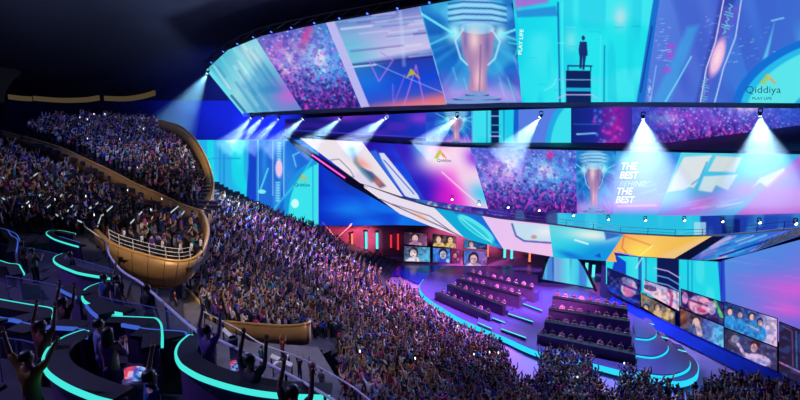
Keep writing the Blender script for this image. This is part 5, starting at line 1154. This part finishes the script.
# a visitor alone on the concourse
pc = pixz(176, 310, ZC); person(pc, -1.0, 'arms at the sides', (120, 34, 44), 'person in dark red and black standing alone on the grey concourse under the gold balcony', None, 1.05)
for i, (x, y, cn, c) in enumerate(((209, 343, 'black', (26, 26, 30)), (215, 345, 'navy', (34, 44, 96)), (262, 360, 'teal', (40, 130, 140)), (300, 372, 'black', (26, 26, 30)), (312, 378, 'maroon', (130, 40, 50)), (322, 385, 'grey', (110, 100, 110)), (283, 352, 'maroon', (130, 50, 50)))):
    person(pixz(x, y + 10, ZC), -.6, POSES[(i * 2) % 6], c, ['person in black nearest the start of the lower rail', 'person in navy beside the one in black by the lower rail', 'teal shirted person by the white table edges', 'person in black left of the second rail', 'maroon shirted person sitting area by the second rail', 'grey shirted person at the foot of the second rail', 'maroon shirted person below the gold parapet end'][i], None)
N_IND = 300 - 23
FR = []
# front people in white lean along the gold balcony front
for i, j in enumerate((12, 17, 22, 27, 31, 35)):
    p = tp[j] + Vector((.1, .95, -.25))
    person(p, -.9, 'arms at the sides', (225, 222, 228), 'person in white standing at the gold balcony front rail, ' + ['leftmost of six', 'second from the left', 'third from the left', 'fourth from the left', 'fifth, near the corner', 'last, at the right corner'][i], 'people in white at the balcony rail', 1.1)
cand.sort(key=lambda c: -c[0])
def ok_view(c):
    px, py = proj(c[1], c[2], c[3] + 1.3); return -6 < px < 806 and -6 < py < 404
vis = [c for c in cand if ok_view(c)]
print('CANDIDATES', len(cand), len(vis), {r: sum(1 for c in vis if c[5] == r) for r in ('bowl', 'floor', 'upper', 'vip')})
def where(c):
    px, py = proj(c[1], c[2], c[3] + 1)
    if c[5] == 'vip': return 'balcony terrace, ' + ('far left' if px < 30 else 'left half' if px < 60 else 'centre' if px < 90 else 'right half' if px < 120 else 'above gold front' if px < 160 else 'by gold corner')
    if c[5] == 'upper': return 'upper tier'
    q = ('by low gold parapet' if px < 320 else 'right of gold parapet' if px < 370 else 'below second rail end' if px < 420 else 'below the stand centre' if px < 470 else 'before left desks' if px < 520 else 'before right desks' if px < 600 else 'before rounded platforms' if px < 680 else 'under side wall' if px < 740 else 'far corner')
    return q + (', frontmost' if py > 392 else ', second rows' if py > 378 else ', deeper rows' if py > 360 else ', high rows')
low_v, low_f, low_c = [], [], []
LOWNP = {}
for p in POSES:
    lo = PROTO[p][1]; nv = len(lo.vertices); co_ = np.zeros(nv * 3); lo.vertices.foreach_get('co', co_)
    fl = [tuple(q.vertices) for q in lo.polygons]; tri = [f for f in fl if len(f) == 3]; qd = [f for f in fl if len(f) == 4]
    mi = [q.material_index for q in lo.polygons]; key = np.zeros(nv, int)
    for q, m_ in zip(lo.polygons, mi):
        for v in q.vertices: key[v] = m_
    LOWNP[p] = (co_.reshape(-1, 3), np.array(qd + [(*f, f[2]) for f in tri]), key)
    print('low faces', p, len(fl), 'mid', len(PROTO[p][0].polygons))
PWT = {'bowl': [.26, .16, .2, .16, .08, .14], 'floor': [.26, .16, .2, .16, .08, .14], 'upper': [.1, .06, .12, .22, .36, .14], 'vip': [.05, .03, .1, .22, .5, .1]}
HC = lin(np.array([(22, 18, 22), (60, 40, 28), (30, 24, 30)])); SKc = lin(np.array(SK)); TRc = lin(np.array([(30, 36, 60), (24, 24, 30), (50, 60, 100), (60, 52, 50)]))
SHc = lin(np.array([s[1] for s in SHIRTS]))
nind = 0; ph = 0; mass = []
COUNT = {}
hairn = ['short black', 'dark brown', 'black']
for c in cand:
    pose = POSES[RS.choice(6, p=PWT[c[5]])]; si = RS.choice(len(SHIRTS), p=SW)
    if c[5] == 'vip' and si in (0, 3, 7, 8, 12) and RS.rand() < .75: si = [1, 4, 5, 1, 4][RS.randint(5)]
    rz = c[4] + RS.uniform(-.35, .35); s = RS.uniform(.93, 1.07) * {'bowl': 1.2, 'floor': 1.2, 'upper': 1.15, 'vip': 1.25}[c[5]]
    px, py = proj(c[1], c[2], c[3] + 1.3)
    if nind < N_IND and ok_view(c):
        nind += 1; sn = SHIRTS[si][0]
        lab = 'spectator in %s, %s, %s' % (sn, pose, where(c))
        person((c[1], c[2], c[3]), rz, pose, SHIRTS[si][1], lab, lab.replace('spectator', 'spectators', 1), s)
    else: mass.append((c, pose, si, rz, s))
    if ok_view(c) and RS.rand() < .011 and ph < 70:
        ph += 1; o = bpy.data.objects.new('phone', PH.data) if ph > 1 else None
        if o is None:
            m_ = MB().box((0, 0, 0), (.12, .02, .22)); o = mesh_obj('phone', m_.v, m_.f, M['phone']); PH = o
        else: COL.objects.link(o)
        f = Vector((-math.sin(rz), math.cos(rz), 0)); o.location = Vector((c[1], c[2], c[3] + 1.98 * s)) + f * .2; o.rotation_euler = (0, 0, rz)
        reg = {'bowl': 'lower stand', 'floor': 'arena floor crowd', 'upper': 'upper tier', 'vip': 'balcony terrace'}[c[5]]
        tag(o, 'white glowing phone held up in the ' + reg, 'phone', 'phones held up in the ' + reg)
Vs, Qs, Cs = [], [], []; off = 0
for c, pose, si, rz, s in mass:
    co_, q, key = LOWNP[pose]; ca, sa = math.cos(rz), math.sin(rz)
    v = co_ * s; v = np.stack([v[:, 0] * ca - v[:, 1] * sa + c[1], v[:, 0] * sa + v[:, 1] * ca + c[2], v[:, 2] + c[3]], 1)
    tab = np.stack([SHc[si], SKc[RS.randint(5)] * .7, HC[RS.randint(3)], TRc[RS.randint(4)], (.02, .02, .02)])
    Vs.append(v); Qs.append(q + off); Cs.append(tab[key]); off += len(v)
V_ = np.concatenate(Vs); Q_ = np.concatenate(Qs); C_ = np.concatenate(Cs)
me = bpy.data.meshes.new('crowd'); me.vertices.add(len(V_)); me.vertices.foreach_set('co', V_.reshape(-1).astype(np.float32))
me.loops.add(Q_.size); me.loops.foreach_set('vertex_index', Q_.reshape(-1).astype(np.int32)); me.polygons.add(len(Q_)); me.polygons.foreach_set('loop_start', np.arange(0, Q_.size, 4, dtype=np.int32))
me.update(calc_edges=True); me.validate()
ok = len(me.vertices) == len(V_)
at = me.color_attributes.new('garb', 'FLOAT_COLOR', 'POINT'); at.data.foreach_set('color', np.concatenate([C_, np.ones((len(C_), 1))], 1).reshape(-1).astype(np.float32))
me.materials.append(tint_mat('crowd_colours', .85, attr='garb'))
o = bpy.data.objects.new('crowd', me); COL.objects.link(o); tag(o, 'dense mass of standing spectators filling the lower stand, upper tier and arena floor', 'crowd', None, 'stuff')
print('MASS', len(mass), 'faces', len(Q_))
# ------------------------------------------------------------------ light
w = bpy.data.worlds.new('world'); scene.world = w; w.use_nodes = True
w.node_tree.nodes['Background'].inputs[0].default_value = (.05, .08, .25, 1); w.node_tree.nodes['Background'].inputs[1].default_value = .12
def spot(loc, tgt, e, col, size, blend=.8, rad=1.0):
    L = bpy.data.lights.new('spot', 'SPOT'); L.energy = e; L.color = col; L.spot_size = math.radians(size); L.spot_blend = blend; L.shadow_soft_size = rad
    o = bpy.data.objects.new('added_spot', L); COL.objects.link(o); o.location = loc; d = Vector(tgt) - Vector(loc); o.rotation_euler = d.to_track_quat('-Z', 'Y').to_euler(); return o
def area(loc, tgt, e, col, sx, sy):  # bare area lamp added as fill, not a screen
    L = bpy.data.lights.new('area', 'AREA'); L.energy = e; L.color = col; L.shape = 'RECTANGLE'; L.size = sx; L.size_y = sy
    o = bpy.data.objects.new('added_wash', L); COL.objects.link(o); o.location = loc; d = Vector(tgt) - Vector(loc); o.rotation_euler = d.to_track_quat('-Z', 'Y').to_euler(); return o
spot((12, 66, 42), (-2, 70, 4), 230000, (1, .3, .8), 34)
spot((4, 80, 38), (-16, 76, 8), 120000, (.55, .25, 1), 42)
spot((16, 66, 38), (4, 56, 3), 90000, (.7, .4, 1), 40)
spot((26, 70, 38), (22, 50, 0), 130000, (.35, .5, 1), 30)
spot((16, 62, 34), (14, 75, 1), 90000, (.6, .28, 1), 60)
spot((34, 60, 34), (31, 73, 1), 90000, (.6, .3, 1), 60)
spot((20, 50, 22), (22, 74, 1.5), 80000, (1, .4, .85), 50)  # added on the seating side to brighten desk fronts and heads
spot((-4, 88, 9), (-12, 97, 3), 16000, (1, .25, .3), 80)
spot((10, 66, 40), (9, 61, 2), 110000, (.9, .35, 1), 26)
area((-40, 50, 30), (-40, 50, 60), 9000, (.45, .5, .8), 80, 70)  # added uplight that lifts the dark ceiling
spot((-30, 88, 24), (-44, 122, 37), 30000, (.06, .12, 1), 60)
spot((12, 86, 9), (14, 96, 3), 16000, (1, .3, .5), 90)
area((10, 74, 30), (-10, 30, 10), 20000, (.45, .5, 1), 30, 8)
spot((-14, 40, 40), (-14, 60, 8), 16000, (.5, .5, .85), 60)
spot((-20, 60, 46), (-50, 72, 24), 30000, (.22, .32, 1), 60)
spot((-18, 24, 40), (-21, 43, 14), 26000, (1, .82, .62), 34)
spot((-8, 50, 42), (-28, 66, 25), 24000, (1, .84, .66), 22)  # added warm lamp to brighten the curved gold parapet
spot((-34, 40, 44), (-38, 58, 20), 13000, (.85, .75, .8), 50)
spot((-6, 20, 42), (-9, 38, 12), 18000, (.95, .8, .75), 40)
spot((-30, 16, 45), (-12, 12, 21), 30000, (.4, .35, 1), 70)  # added to lift the dark lounge
spot((-30, 104, 30), (-40, 128, 30), 110000, (.05, .10, 1), 72)  # added blue lamp on the back wall, standing in for lit haze
spot((-30, 90, 30), (-44, 96, 46), 14000, (.4, .6, .9), 100)
spot((-20, 70, 20), (-40, 60, 60), 30000, (.3, .38, .6), 130)
